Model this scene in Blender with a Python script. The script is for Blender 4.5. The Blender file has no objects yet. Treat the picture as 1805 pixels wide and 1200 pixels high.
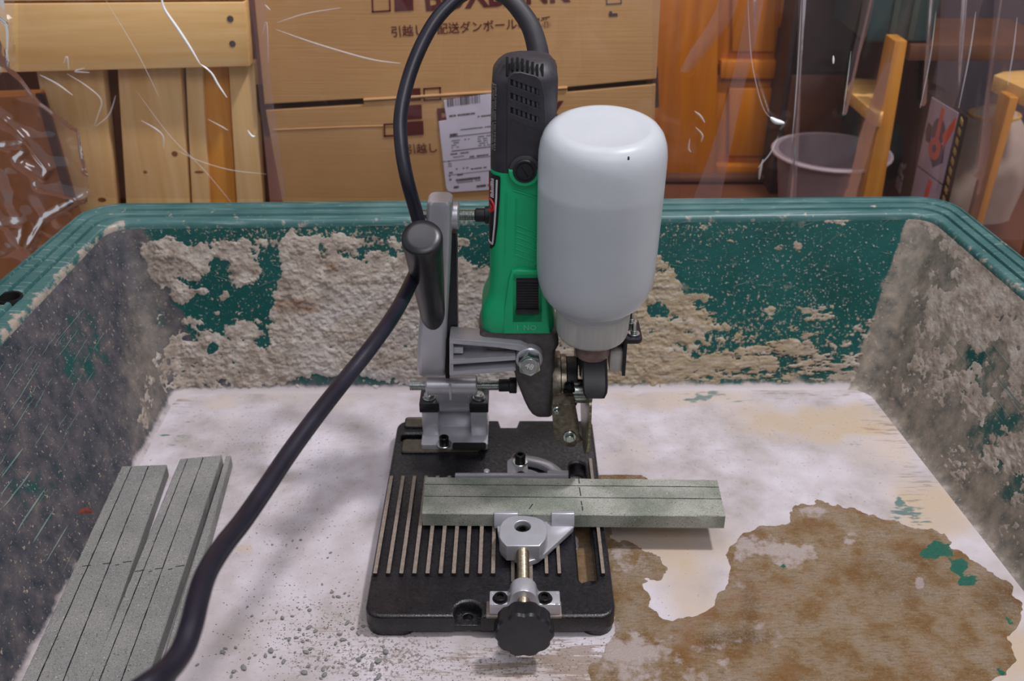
import bpy, bmesh, math, random
import numpy as np
from mathutils import Vector, Matrix, noise as mnoise

random.seed(7)
SC = bpy.context.scene
COL = SC.collection
PI = math.pi

# ------------------------------------------------------------------ camera
CAM_H, FPX, PITCH = 0.55, 1755.0, math.radians(29.67)
CP, SP = math.cos(PITCH), math.sin(PITCH)
cam_d = bpy.data.cameras.new('camera')
cam_d.sensor_width = 36.0
cam_d.lens = FPX / 1805.0 * 36.0
cam_d.clip_start = 0.02
cam_d.clip_end = 60
cam_d.dof.use_dof = True
cam_d.dof.focus_distance = 0.74
cam_d.dof.aperture_fstop = 9.0
cam = bpy.data.objects.new('camera', cam_d)
COL.objects.link(cam)
cam.location = (0, 0, CAM_H)
cam.rotation_euler = (PI / 2 - PITCH, 0, 0)
SC.camera = cam

# ------------------------------------------------------------------ light
SC.view_settings.view_transform = 'Standard'
SC.view_settings.look = 'None'
SC.view_settings.gamma = 1.0
SC.view_settings.exposure = 0.0
SC.view_settings.use_curve_mapping = False
world = bpy.data.worlds.new('room_light')
SC.world = world
world.use_nodes = True
world.node_tree.nodes['Background'].inputs[0].default_value = (0.93, 0.92, 1.0, 1)
world.node_tree.nodes['Background'].inputs[1].default_value = 0.40


def area(name, loc, size, size_y, power, target, col=(1, 0.97, 1.0)):
    l = bpy.data.lights.new(name, 'AREA')
    l.shape = 'RECTANGLE'
    l.size, l.size_y, l.energy, l.color = size, size_y, power, col
    o = bpy.data.objects.new(name, l)
    COL.objects.link(o)
    o.location = loc
    o.rotation_euler = (Vector(target) - Vector(loc)).to_track_quat('-Z', 'Y').to_euler()
    return o


area('ceiling_lamp', (0.72, 0.62, 1.95), 0.11, 0.15, 25, (0.02, 0.66, 0.0))
area('ceiling_lamp_far', (-0.35, 0.80, 2.25), 1.0, 0.7, 8, (0.0, 0.75, 0.0))  # added soft fill from above, not an actual lamp of the room
area('ceiling_lamp_near', (0.35, -0.75, 1.75), 0.9, 0.6, 11, (0.0, 0.85, 0.12))  # added frontal fill from behind the camera, brightens upright faces


# ------------------------------------------------------------------ pixel <-> world helpers (1805 x 1200 photograph)
def ray(px, py):
    u, v = (px - 902.5) / FPX, -(py - 600.0) / FPX
    return (u, CP + v * SP, -SP + v * CP)


def P(px, py, Y=None, z=None, zc=None):
    d = ray(px, py)
    t = zc if zc is not None else (Y / d[1] if Y is not None else (z - CAM_H) / d[2])
    return Vector((d[0] * t, d[1] * t, CAM_H + d[2] * t))


def proj(p):
    p = np.asarray(p, float)
    f = p[..., 1] * CP - (p[..., 2] - CAM_H) * SP
    return 902.5 + FPX * p[..., 0] / f, 600 - FPX * (p[..., 1] * SP + (p[..., 2] - CAM_H) * CP) / f


# ------------------------------------------------------------------ numpy noise
def vnoise(p, seed=0):
    p = np.asarray(p, float)
    i = np.floor(p).astype(np.int64)
    f = p - i
    f = f * f * (3 - 2 * f)
    out = np.zeros(p.shape[0])
    for dx in (0, 1):
        for dy in (0, 1):
            for dz in (0, 1):
                h = (i[:, 0] + dx) * 374761393 + (i[:, 1] + dy) * 668265263 + (i[:, 2] + dz) * 2147483647 + seed * 974711
                h = (h ^ (h >> 13)) * 1274126177
                h = (h ^ (h >> 16)) & 0xFFFF
                w = (f[:, 0] if dx else 1 - f[:, 0]) * (f[:, 1] if dy else 1 - f[:, 1]) * (f[:, 2] if dz else 1 - f[:, 2])
                out += w * h / 65535.0
    return out * 2 - 1


def fbm(p, octs=4, seed=0, gain=0.5):
    p = np.asarray(p, float)
    a, s, o = 1.0, 0.0, np.zeros(p.shape[0])
    for k in range(octs):
        o += a * vnoise(p * (2 ** k) + 17.3 * k, seed + k)
        s += a
        a *= gain
    return o / s * 1.6


def smooth(a, b, x):
    t = np.clip((x - a) / (b - a), 0, 1)
    return t * t * (3 - 2 * t)


def poly_sd(px, py, poly):
    """signed distance (positive inside) of points to a polygon"""
    px, py = np.asarray(px), np.asarray(py)
    d = np.full(px.shape, 1e18)
    ins = np.zeros(px.shape, bool)
    n = len(poly)
    for k in range(n):
        ax, ay = poly[k]
        bx, by = poly[(k + 1) % n]
        ex, ey = bx - ax, by - ay
        wx, wy = px - ax, py - ay
        t = np.clip((wx * ex + wy * ey) / (ex * ex + ey * ey + 1e-12), 0, 1)
        d = np.minimum(d, (wx - ex * t) ** 2 + (wy - ey * t) ** 2)
        c = ((ay > py) != (by > py))
        with np.errstate(divide='ignore', invalid='ignore'):
            xi = ax + (py - ay) * ex / (ey if ey != 0 else 1e-12)
        ins ^= c & (px < xi)
    d = np.sqrt(d)
    return np.where(ins, d, -d)


# ------------------------------------------------------------------ materials
def lin(r, g, b):
    f = lambda c: (c / 12.92) if c <= 0.04045 else ((c + 0.055) / 1.055) ** 2.4
    return (f(r / 255), f(g / 255), f(b / 255), 1.0)


class NT:
    def __init__(s, name):
        s.m = bpy.data.materials.new(name)
        s.m.use_nodes = True
        s.t = s.m.node_tree
        s.t.nodes.clear()
        s.out = s.t.nodes.new('ShaderNodeOutputMaterial')
        s.tc = s.t.nodes.new('ShaderNodeTexCoord')

    def put(s, sock, v):
        if hasattr(v, 'is_output'):
            s.t.links.new(v, sock)
        elif v is not None:
            sock.default_value = v

    def n(s, typ, ins=None, out=0, **props):
        nd = s.t.nodes.new('ShaderNode' + typ)
        for k, v in props.items():
            setattr(nd, k, v)
        for k, v in (ins or {}).items():
            s.put(nd.inputs[k], v)
        return nd.outputs[out]

    def co(s, scale=(1, 1, 1), rot=(0, 0, 0)):
        return s.n('Mapping', {'Vector': s.tc.outputs['Object'], 'Scale': scale, 'Rotation': rot})

    def noise(s, scale, detail=4, rough=0.55, vec=None, dist=0.0):
        return s.n('TexNoise', {'Vector': vec if vec is not None else s.tc.outputs['Object'], 'Scale': scale,
                                'Detail': detail, 'Roughness': rough, 'Distortion': dist})

    def ramp(s, fac, stops):
        nd = s.t.nodes.new('ShaderNodeValToRGB')
        e = nd.color_ramp.elements
        while len(e) < len(stops):
            e.new(0.5)
        for k, (p, c) in enumerate(stops):
            e[k].position = p
            e[k].color = c if hasattr(c, '__len__') else (c, c, c, 1)
        s.put(nd.inputs[0], fac)
        return nd.outputs[0]

    def mix(s, fac, a, b, blend='MIX'):
        nd = s.t.nodes.new('ShaderNodeMix')
        nd.data_type = 'RGBA'
        nd.blend_type = blend
        s.put(nd.inputs[0], fac)
        s.put(nd.inputs[6], a)
        s.put(nd.inputs[7], b)
        return nd.outputs[2]

    def math(s, op, a, b=0.0, clamp=False):
        nd = s.t.nodes.new('ShaderNodeMath')
        nd.operation = op
        nd.use_clamp = clamp
        s.put(nd.inputs[0], a)
        s.put(nd.inputs[1], b)
        return nd.outputs[0]

    def attr(s, name):
        return s.n('Attribute', out=2, attribute_name=name)

    def bump(s, h, strength=0.3, dist=0.001, normal=None):
        return s.n('Bump', {'Height': h, 'Strength': strength, 'Distance': dist, 'Normal': normal})

    def bsdf(s, col, rough=0.5, metal=0.0, normal=None, **kw):
        nd = s.t.nodes.new('ShaderNodeBsdfPrincipled')
        s.put(nd.inputs['Base Color'], col)
        s.put(nd.inputs['Roughness'], rough)
        s.put(nd.inputs['Metallic'], metal)
        if normal is not None:
            s.put(nd.inputs['Normal'], normal)
        for k, v in kw.items():
            s.put(nd.inputs[k.replace('_', ' ')], v)
        return nd.outputs[0]

    def done(s, shader):
        s.t.links.new(shader, s.out.inputs[0])
        return s.m


def simple(name, c1, c2=None, rough=0.5, metal=0.0, ns=120, bs=600, bst=0.15, bd=0.0005, detail=4, lo=0.35, hi=0.65, **kw):
    t = NT(name)
    col = lin(*c1)
    if c2:
        col = t.mix(t.ramp(t.noise(ns, detail), [(lo, 0), (hi, 1)]), lin(*c1), lin(*c2))
    nm = t.bump(t.noise(bs, 3), bst, bd) if bst else None
    return t.done(t.bsdf(col, rough, metal, nm, **kw))


M = {}
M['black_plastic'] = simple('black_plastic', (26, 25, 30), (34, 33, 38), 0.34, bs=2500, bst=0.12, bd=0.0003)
M['tail_plastic'] = simple('tail_plastic', (44, 43, 49), (58, 56, 62), 0.5, ns=60, bs=3000, bst=0.15, bd=0.0003)
M['rubber'] = simple('rubber', (22, 21, 25), (30, 29, 34), 0.5, bs=1500, bst=0.1)
M['cord'] = simple('cord_rubber', (22, 20, 32), (33, 31, 44), 0.36, ns=40, bs=800, bst=0.1)
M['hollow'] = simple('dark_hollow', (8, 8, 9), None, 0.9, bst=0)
M['green_plastic'] = simple('green_plastic', (14, 170, 112), (18, 180, 120), 0.45, ns=40, bs=2500, bst=0.12, bd=0.0003)
M['silver'] = simple('silver_paint', (182, 181, 188), (190, 189, 196), 0.32, 0.45, ns=80, bs=1800, bst=0.12, bd=0.0003)
M['zinc'] = simple('zinc_steel', (205, 210, 208), (176, 184, 180), 0.22, 1.0, ns=300, bs=900, bst=0.1)
M['brass_steel'] = simple('screw_steel', (190, 176, 150), (150, 138, 116), 0.3, 1.0, ns=300, bs=900, bst=0.1)
M['cast_grey'] = simple('dark_cast_metal', (84, 80, 82), (100, 95, 96), 0.4, 0.35, ns=200, bs=1800, bst=0.25, bd=0.0004)
M['dirty_steel'] = simple('dirty_steel', (150, 141, 126), (110, 102, 90), 0.3, 0.8, ns=250, bs=900, bst=0.25)
M['disc_steel'] = simple('disc_steel', (150, 148, 138), (110, 106, 94), 0.28, 0.9, ns=200, bs=700, bst=0.2)
M['oxide'] = simple('black_oxide', (26, 25, 27), (38, 37, 38), 0.38, 0.6, ns=300, bs=1000, bst=0.15)
M['white_print'] = simple('white_print', (205, 203, 206), None, 0.5, bst=0)
M['red_print'] = simple('red_print', (200, 24, 38), None, 0.5, bst=0)
M['milk_block'] = simple('milky_plastic', (188, 184, 182), (170, 165, 160), 0.4, ns=100)
M['worn'] = simple('worn_iron', (122, 110, 100), (144, 132, 121), 0.5, 0.1, ns=400, bs=1500, bst=0.3)


def mat_cast_black():
    t = NT('black_enamel_casting')
    n1 = t.noise(900, 3)
    col = t.mix(t.ramp(t.noise(45, 4), [(0.42, 0), (0.66, 1)]), lin(17, 16, 21), lin(30, 28, 33))
    col = t.mix(t.ramp(t.noise(2600, 2), [(0.70, 0), (0.74, 1)]), col, lin(150, 150, 152))
    return t.done(t.bsdf(col, t.ramp(t.noise(300, 3), [(0.3, 0.2), (0.7, 0.36)]), 0.0, t.bump(n1, 0.55, 0.0006), Specular_IOR_Level=0.6))


M['cast_black'] = mat_cast_black()


def mat_stone(name, c1, c2, wet=0.0):
    t = NT(name)
    v = t.noise(1500, 3)
    col = t.mix(t.ramp(t.noise(26, 4), [(0.38, 0), (0.62, 1)]), lin(*c1), lin(*c2))
    col = t.mix(t.ramp(v, [(0.40, 1), (0.52, 0)]), col, t.mix(1.0, col, (0.64, 0.65, 0.63, 1), 'MULTIPLY'))
    col = t.mix(t.ramp(t.noise(850, 2), [(0.30, 1), (0.345, 0)]), col, lin(38, 44, 40))
    col = t.mix(t.ramp(t.noise(1000, 2, vec=t.co(rot=(1, 2, 3))), [(0.69, 0), (0.72, 1)]), col, lin(212, 214, 212))
    return t.done(t.bsdf(col, 0.55 if wet else 0.85, 0, t.bump(v, 0.35, 0.0005)))


M['stone_wet'] = mat_stone('green_tuff_wet', (170, 170, 161), (128, 135, 123), 1)
M['stone_side'] = mat_stone('green_tuff_wet_side', (92, 104, 92), (84, 98, 86), 1)  # darker copy with side-face shade put into its colour, unused
M['stone'] = mat_stone('green_tuff_dry', (140, 138, 136), (128, 127, 125))
M['ink'] = simple('marker_ink', (26, 26, 32), None, 0.6, bst=0)
M['chip'] = simple('stone_chip', (142, 141, 138), (118, 118, 116), 0.9, ns=300, bs=900, bst=0.4)


# ------------------------------------------------------------------ geometry builder
class MB:
    def __init__(s):
        s.v, s.f, s.mi = [], [], []

    def add(s, vs, fs, mi=0):
        o = len(s.v)
        s.v += [tuple(p) for p in vs]
        s.f += [tuple(i + o for i in f) for f in fs]
        s.mi += [mi] * len(fs)
        return s

    def bm_add(s, bm, mi=0, keep=False):
        bm.verts.ensure_lookup_table()
        bm.verts.index_update()
        s.add([v.co.copy() for v in bm.verts], [[v.index for v in f.verts] for f in bm.faces], mi)
        if not keep:
            bm.free()
        return s

    def box(s, lo, hi, bev=0.0, rot=None, mi=0, seg=2):
        lo, hi = Vector(lo), Vector(hi)
        bm = bmesh.new()
        bmesh.ops.create_cube(bm, size=1.0)
        c, d = (lo + hi) / 2, hi - lo
        for v in bm.verts:
            v.co = Vector((v.co.x * d.x, v.co.y * d.y, v.co.z * d.z))
        if bev:
            bmesh.ops.bevel(bm, geom=bm.edges[:], offset=bev, segments=seg, affect='EDGES', profile=0.5, clamp_overlap=True)
        for v in bm.verts:
            v.co = (rot @ v.co if rot is not None else v.co) + c
        return s.bm_add(bm, mi)

    def prism(s, pts, o, ax, ay, an, d0, d1, bev=0.0, mi=0, seg=2):
        """polygon pts (2-D) in the frame o + ax*x + ay*y, from d0 to d1 along an"""
        o, ax, ay, an = Vector(o), Vector(ax), Vector(ay), Vector(an)
        bm = bmesh.new()
        a = [bm.verts.new(o + ax * x + ay * y + an * d0) for x, y in pts]
        b = [bm.verts.new(o + ax * x + ay * y + an * d1) for x, y in pts]
        n = len(pts)
        bm.faces.new(a[::-1])
        bm.faces.new(b)
        for k in range(n):
            bm.faces.new((a[k], a[(k + 1) % n], b[(k + 1) % n], b[k]))
        bmesh.ops.recalc_face_normals(bm, faces=bm.faces[:])
        if bev:
            bm.normal_update()
            es = [e for e in bm.edges if len(e.link_faces) == 2 and e.calc_face_angle(0) > 0.5]
            bmesh.ops.bevel(bm, geom=es, offset=bev, segments=seg, affect='EDGES', profile=0.5, clamp_overlap=True)
        return s.bm_add(bm, mi)

    def lathe(s, prof, o, axis, seg=32, mi=0, rfun=None):
        """prof: (radius, height) list along axis from o"""
        o, az = Vector(o), Vector(axis).normalized()
        h = Vector((1, 0, 0)) if abs(az.x) < 0.9 else Vector((0, 1, 0))
        ax = az.cross(h).normalized()
        ay = az.cross(ax)
        vs, fs = [], []
        for r, t in prof:
            for k in range(seg):
                a = 2 * PI * k / seg
                rr = r * (rfun(a) if rfun else 1)
                vs.append(o + az * t + ax * (rr * math.cos(a)) + ay * (rr * math.sin(a)))
        for j in range(len(prof) - 1):
            for k in range(seg):
                k2 = (k + 1) % seg
                fs.append((j * seg + k, j * seg + k2, (j + 1) * seg + k2, (j + 1) * seg + k))
        fs.append(tuple(range(seg))[::-1])
        fs.append(tuple((len(prof) - 1) * seg + k for k in range(seg)))
        return s.add(vs, fs, mi)

    def cyl(s, o, axis, r, h, seg=24, bev=0.0005, mi=0):
        b = min(bev, r * 0.4, h * 0.4)
        return s.lathe([(r - b, 0), (r, b), (r, h - b), (r - b, h)], o, axis, seg, mi)

    def tube(s, pts, rad, seg=16, mi=0, cap=True):
        pts = [Vector(p) for p in pts]
        n = len(pts)
        rad = [rad] * n if not hasattr(rad, '__len__') else list(rad)
        vs, fs = [], []
        up = None
        for k in range(n):
            t = (pts[min(k + 1, n - 1)] - pts[max(k - 1, 0)]).normalized()
            if up is None:
                h = Vector((0, 0, 1)) if abs(t.z) < 0.9 else Vector((1, 0, 0))
                up = (h - t * h.dot(t)).normalized()
            else:
                up = (up - t * up.dot(t)).normalized()
            sd = t.cross(up)
            for j in range(seg):
                a = 2 * PI * j / seg
                vs.append(pts[k] + up * (rad[k] * math.cos(a)) + sd * (rad[k] * math.sin(a)))
        for k in range(n - 1):
            for j in range(seg):
                j2 = (j + 1) % seg
                fs.append((k * seg + j, k * seg + j2, (k + 1) * seg + j2, (k + 1) * seg + j))
        if cap:
            fs.append(tuple(range(seg))[::-1])
            fs.append(tuple((n - 1) * seg + j for j in range(seg)))
        return s.add(vs, fs, mi)

    def loft(s, rings, mi=0, cap=True):
        n = len(rings[0])
        vs = [p for r in rings for p in r]
        fs = []
        for k in range(len(rings) - 1):
            for j in range(n):
                j2 = (j + 1) % n
                fs.append((k * n + j, k * n + j2, (k + 1) * n + j2, (k + 1) * n + j))
        if cap:
            fs.append(tuple(range(n))[::-1])
            fs.append(tuple((len(rings) - 1) * n + j for j in range(n)))
        return s.add(vs, fs, mi)

    def grid(s, pts, nu, nv, mi=0):
        fs = []
        for a in range(nu - 1):
            for b in range(nv - 1):
                fs.append((a * nv + b, (a + 1) * nv + b, (a + 1) * nv + b + 1, a * nv + b + 1))
        return s.add(pts, fs, mi)

    def build(s, name, mats, parent=None, smooth_angle=40, fix=True):
        me = bpy.data.meshes.new(name)
        org = WO.get(parent.name, Vector((0, 0, 0))) if parent else Vector((0, 0, 0))
        me.from_pydata([(p[0] - org.x, p[1] - org.y, p[2] - org.z) for p in s.v], [], s.f)
        mats = mats if isinstance(mats, (list, tuple)) else [mats]
        for m in mats:
            me.materials.append(m)
        if len(mats) > 1:
            me.polygons.foreach_set('material_index', s.mi)
        if fix:
            bm = bmesh.new()
            bm.from_mesh(me)
            bmesh.ops.recalc_face_normals(bm, faces=bm.faces[:])
            bm.to_mesh(me)
            bm.free()
        if smooth_angle:
            me.shade_smooth()
            me.set_sharp_from_angle(angle=math.radians(smooth_angle))
        return link(me, name, parent, org)


WO = {}


def link(me, name, parent=None, org=Vector((0, 0, 0))):
    o = bpy.data.objects.new(name, me)
    COL.objects.link(o)
    if parent:
        o.parent = parent
    WO[o.name] = Vector(org)
    return o


def thing(name, label, cat, loc, group=None, kind=None):
    o = bpy.data.objects.new(name, None)
    COL.objects.link(o)
    o.empty_display_size = 0.02
    o.location = loc
    WO[o.name] = Vector(loc)
    return tag(o, label, cat, group, kind)


def tag(o, label=None, cat=None, group=None, kind=None):
    for k, v in (('label', label), ('category', cat), ('group', group), ('kind', kind)):
        if v:
            o[k] = v
    return o


def struct(o):
    o['kind'] = 'structure'
    return o


def fast_mesh(name, verts, faces, mats, parent=None, attrs=None, smooth_shade=True):
    """large numpy meshes (quads)"""
    org = WO.get(parent.name, Vector((0, 0, 0))) if parent else Vector((0, 0, 0))
    me = bpy.data.meshes.new(name)
    verts = np.asarray(verts, np.float32) - np.array(org[:], np.float32)
    faces = np.asarray(faces, np.int32)
    me.vertices.add(len(verts))
    me.vertices.foreach_set('co', verts.ravel())
    me.loops.add(faces.size)
    me.loops.foreach_set('vertex_index', faces.ravel())
    me.polygons.add(len(faces))
    me.polygons.foreach_set('loop_start', np.arange(0, faces.size, faces.shape[1], dtype=np.int32))
    me.update(calc_edges=True)
    for k, a in (attrs or {}).items():
        at = me.attributes.new(k, 'FLOAT', 'POINT')
        at.data.foreach_set('value', np.asarray(a, np.float32))
    for m in (mats if isinstance(mats, (list, tuple)) else [mats]):
        me.materials.append(m)
    if smooth_shade:
        me.shade_smooth()
    me.validate()
    return link(me, name, parent, org)


def grid_faces(nu, nv):
    a, b = np.meshgrid(np.arange(nu - 1), np.arange(nv - 1), indexing='ij')
    q = a * nv + b
    return np.stack([q, q + nv, q + nv + 1, q + 1], -1).reshape(-1, 4)


def keep_quads(verts, faces, ok, attrs=None):
    fk = ok[faces].any(1)
    faces = faces[fk]
    used = np.zeros(len(verts), bool)
    used[faces.ravel()] = True
    remap = np.cumsum(used) - 1
    return verts[used], remap[faces], {k: a[used] for k, a in (attrs or {}).items()}


def curve_plate(outer, holes, z0, z1, bev, name, mat, parent, res=3, plane=None):
    """2-D outlines filled and extruded, round edges; plane = (o, ax, ay, an) maps it into the scene"""
    cu = bpy.data.curves.new(name, 'CURVE')
    cu.dimensions = '2D'
    cu.fill_mode = 'BOTH'
    for pts in [outer] + list(holes):
        sp = cu.splines.new('POLY')
        sp.points.add(len(pts) - 1)
        for k, (x, y) in enumerate(pts):
            sp.points[k].co = (x, y, 0, 1)
        sp.use_cyclic_u = True
    cu.extrude = (z1 - z0) / 2 - bev
    cu.bevel_depth = bev
    cu.bevel_resolution = res
    cu.offset = -bev
    tmp = bpy.data.objects.new(name + '_tmp', cu)
    me = bpy.data.meshes.new_from_object(tmp)
    bpy.data.objects.remove(tmp)
    bpy.data.curves.remove(cu)
    zc = (z0 + z1) / 2
    mb = MB()
    if plane:
        o, ax, ay, an = [Vector(q) for q in plane]
        vs = [o + ax * v.co.x + ay * v.co.y + an * (v.co.z + zc) for v in me.vertices]
    else:
        vs = [(v.co.x, v.co.y, v.co.z + zc) for v in me.vertices]
    mb.add(vs, [tuple(p.vertices) for p in me.polygons])
    bpy.data.meshes.remove(me)
    return mb if name == '' else mb.build(name, mat, parent)


def rrect(x0, x1, y0, y1, r, n=5):
    r = min(r, (x1 - x0) / 2 - 1e-6, (y1 - y0) / 2 - 1e-6)
    pts = []
    for cx, cy, a0 in ((x1 - r, y1 - r, 0), (x0 + r, y1 - r, 90), (x0 + r, y0 + r, 180), (x1 - r, y0 + r, 270)):
        for k in range(n + 1):
            a = math.radians(a0 + 90 * k / n)
            pts.append((cx + r * math.cos(a), cy + r * math.sin(a)))
    return pts


def text_mb(body, size, o, ax, ay, depth=0.0002, bold=0.0, align='CENTER', mb=None, mi=0):
    cu = bpy.data.curves.new('txt', 'FONT')
    cu.body, cu.size = body, size
    cu.align_x, cu.align_y = align, 'CENTER'
    cu.extrude = depth / 2
    cu.offset = bold
    cu.resolution_u = 3
    tmp = bpy.data.objects.new('txt', cu)
    me = bpy.data.meshes.new_from_object(tmp)
    o, ax, ay = Vector(o), Vector(ax).normalized(), Vector(ay).normalized()
    an = ax.cross(ay)
    mb = mb or MB()
    mb.add([o + ax * v.co.x + ay * v.co.y + an * (v.co.z + depth / 2) for v in me.vertices], [tuple(p.vertices) for p in me.polygons], mi)
    bpy.data.objects.remove(tmp)
    bpy.data.curves.remove(cu)
    bpy.data.meshes.remove(me)
    return mb


def catmull(pts, per=8):
    pts = [np.array(p, float) for p in pts]
    pts = [2 * pts[0] - pts[1]] + pts + [2 * pts[-1] - pts[-2]]
    out = []
    for k in range(1, len(pts) - 2):
        p0, p1, p2, p3 = pts[k - 1:k + 3]
        for j in range(per):
            t = j / per
            out.append(0.5 * ((2 * p1) + (-p0 + p2) * t + (2 * p0 - 5 * p1 + 4 * p2 - p3) * t * t + (-p0 + 3 * p1 - 3 * p2 + p3) * t ** 3))
    out.append(pts[-2])
    return out


X, Y_, Z = Vector((1, 0, 0)), Vector((0, 1, 0)), Vector((0, 0, 1))


def hex_bolt(mb, o, axis, af=0.007, h=0.006, washer=0.0, mi=0, spin=0.0):
    """hex head standing on o along axis, optional round flange"""
    az = Vector(axis).normalized()
    t0 = 0
    if washer:
        mb.cyl(o, az, washer, 0.0016, 24, 0.0004, mi)
        t0 = 0.0014
    hx = Vector((1, 0, 0)) if abs(az.x) < 0.9 else Vector((0, 1, 0))
    ax = az.cross(hx).normalized()
    ay = az.cross(ax)
    r = af / math.cos(PI / 6)
    pts = [(r * math.cos(spin + k * PI / 3), r * math.sin(spin + k * PI / 3)) for k in range(6)]
    mb.prism(pts, Vector(o), ax, ay, az, t0, t0 + h, 0.0006, mi)
    mb.cyl(Vector(o) + az * (t0 + h - 0.0002), az, af * 0.86, 0.0005, 24, 0.0002, mi)
    return mb


def cap_screw(mb, o, axis, r, h, mi=0, mih=1):
    """socket head: a cup with a hexagonal well"""
    az = Vector(axis).normalized()
    hx = Vector((1, 0, 0)) if abs(az.x) < 0.9 else Vector((0, 1, 0))
    ax = az.cross(hx).normalized()
    ay = az.cross(ax)
    n = 24
    rings = []
    for rr, t, hexy in ((r, 0, 0), (r, h - r * 0.12, 0), (r * 0.88, h, 0), (r * 0.56, h, 1), (r * 0.52, h * 0.35, 1)):
        ring = []
        for k in range(n):
            a = 2 * PI * k / n
            q = rr
            if hexy:
                b = (a % (PI / 3)) - PI / 6
                q = rr * math.cos(PI / 6) / math.cos(b) * 1.08
            ring.append(Vector(o) + az * t + ax * (q * math.cos(a)) + ay * (q * math.sin(a)))
        rings.append(ring)
    mb.loft(rings, mi)
    return mb


def thread_prof(r, l, pitch=0.0012, depth=0.0006):
    p = [(r - depth, 0)]
    n = int(l / pitch)
    for k in range(n):
        t = k * pitch
        p += [(r - depth, t + pitch * 0.1), (r, t + pitch * 0.4), (r, t + pitch * 0.6), (r - depth, t + pitch * 0.9)]
    p.append((r - depth, l))
    return p
#MAIN
# ================================================================== THE SETTING
def mat_floor():
    t = NT('workshop_floor')
    col = t.mix(t.noise(9, 4), lin(92, 52, 34), lin(120, 76, 52))
    return t.done(t.bsdf(col, 0.5, 0, t.bump(t.noise(60, 3), 0.2, 0.002)))


def mat_wood(name, c1, c2, c3, axis='x', rough=0.5, k=1.0):
    t = NT(name)
    sc = {'x': (3 * k, 60 * k, 60 * k), 'z': (60 * k, 60 * k, 3 * k), 'y': (60 * k, 3 * k, 60 * k)}[axis]
    v = t.co(sc)
    g = t.noise(1.0, 5, 0.6, v, 0.6)
    col = t.ramp(g, [(0.3, lin(*c1)), (0.5, lin(*c2)), (0.72, lin(*c3))])
    kn = t.noise(9 * k, 1, vec=t.co((1, 1, 0.8)))
    col = t.mix(t.ramp(kn, [(0.74, 0), (0.78, 0.6)]), col, lin(120, 76, 44))
    return t.done(t.bsdf(col, rough, 0, t.bump(g, 0.15, 0.001)))


M['pine'] = mat_wood('pine_plank', (240, 206, 146), (232, 194, 130), (220, 176, 108), 'x')
M['pine_up'] = mat_wood('pine_plank_upright', (240, 208, 152), (232, 196, 136), (220, 178, 112), 'z')
M['pine_dark'] = mat_wood('yellow_plank_upright', (226, 160, 66), (214, 146, 54), (196, 128, 44), 'z')
M['door_wood'] = mat_wood('orange_varnished_door', (206, 124, 10), (192, 112, 8), (168, 94, 4), 'z', 0.35, 0.6)
M['rack_wood'] = mat_wood('rack_wood', (206, 146, 48), (190, 128, 36), (170, 110, 28), 'z', 0.5)
M['rack_board'] = mat_wood('rack_board', (240, 198, 118), (232, 184, 104), (216, 166, 88), 'x', 0.5)
M['dark_wood'] = simple('dark_brown_panel', (58, 42, 38), (44, 32, 30), 0.5, ns=20, bst=0.1)
M['brown_wall'] = simple('brown_wall', (104, 64, 40), (88, 54, 36), 0.7, ns=14, bst=0.1)

mb = MB().box((-3.0, -1.0, -0.06), (3.0, 2.6, -0.012))
struct(mb.build('floor', mat_floor(), smooth_angle=0))
mb = MB().box((-3.0, 1.72, -0.012), (3.0, 1.80, 2.3))
struct(mb.build('wall_back', M['brown_wall'], smooth_angle=0))

# ================================================================== MORTAR TUB
ZT = 0.170
LBL, LBR = P(306, 690, z=0), P(1533, 682, z=0)
TBL, TBR = P(192, 396, z=ZT), P(1640, 379, z=ZT)


def ext(a, b, y):
    t = (y - a.y) / (b.y - a.y)
    return a + (b - a) * t


YF = 0.345
LFL, LFR = ext(LBL, P(60, 1140, z=0), YF), ext(LBR, P(1800, 1020, z=0), YF)
TFL, TFR = ext(TBL, P(16, 581, z=ZT), YF - 0.03), ext(TBR, P(1805, 520, z=ZT), YF - 0.03)
OBL, OBR = P(160, 357, z=.174), P(1670, 344, z=.174)
OFL, OFR = ext(OBL, P(0, 489, z=.174), YF - 0.075), ext(OBR, P(1805, 451, z=.174), YF - 0.075)
LOWER, UPPER, OUTER = [LFL, LBL, LBR, LFR], [TFL, TBL, TBR, TFR], [OFL, OBL, OBR, OFR]


def lerp_c(A, B, t):
    return [a + (b - a) * t for a, b in zip(A, B)]


def inset(C, d):
    """move a quad's corners outwards by d (plan)"""
    n, out = len(C), []
    for k in range(n):
        a, b, c = C[k - 1], C[k], C[(k + 1) % n]
        e1 = Vector((b.x - a.x, b.y - a.y, 0)).normalized()
        e2 = Vector((c.x - b.x, c.y - b.y, 0)).normalized()
        n1, n2 = Vector((-e1.y, e1.x, 0)), Vector((-e2.y, e2.x, 0))
        bis = (n1 + n2).normalized()
        out.append(b + bis * (d / max(0.3, bis.dot(n1))))
    return out


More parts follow.
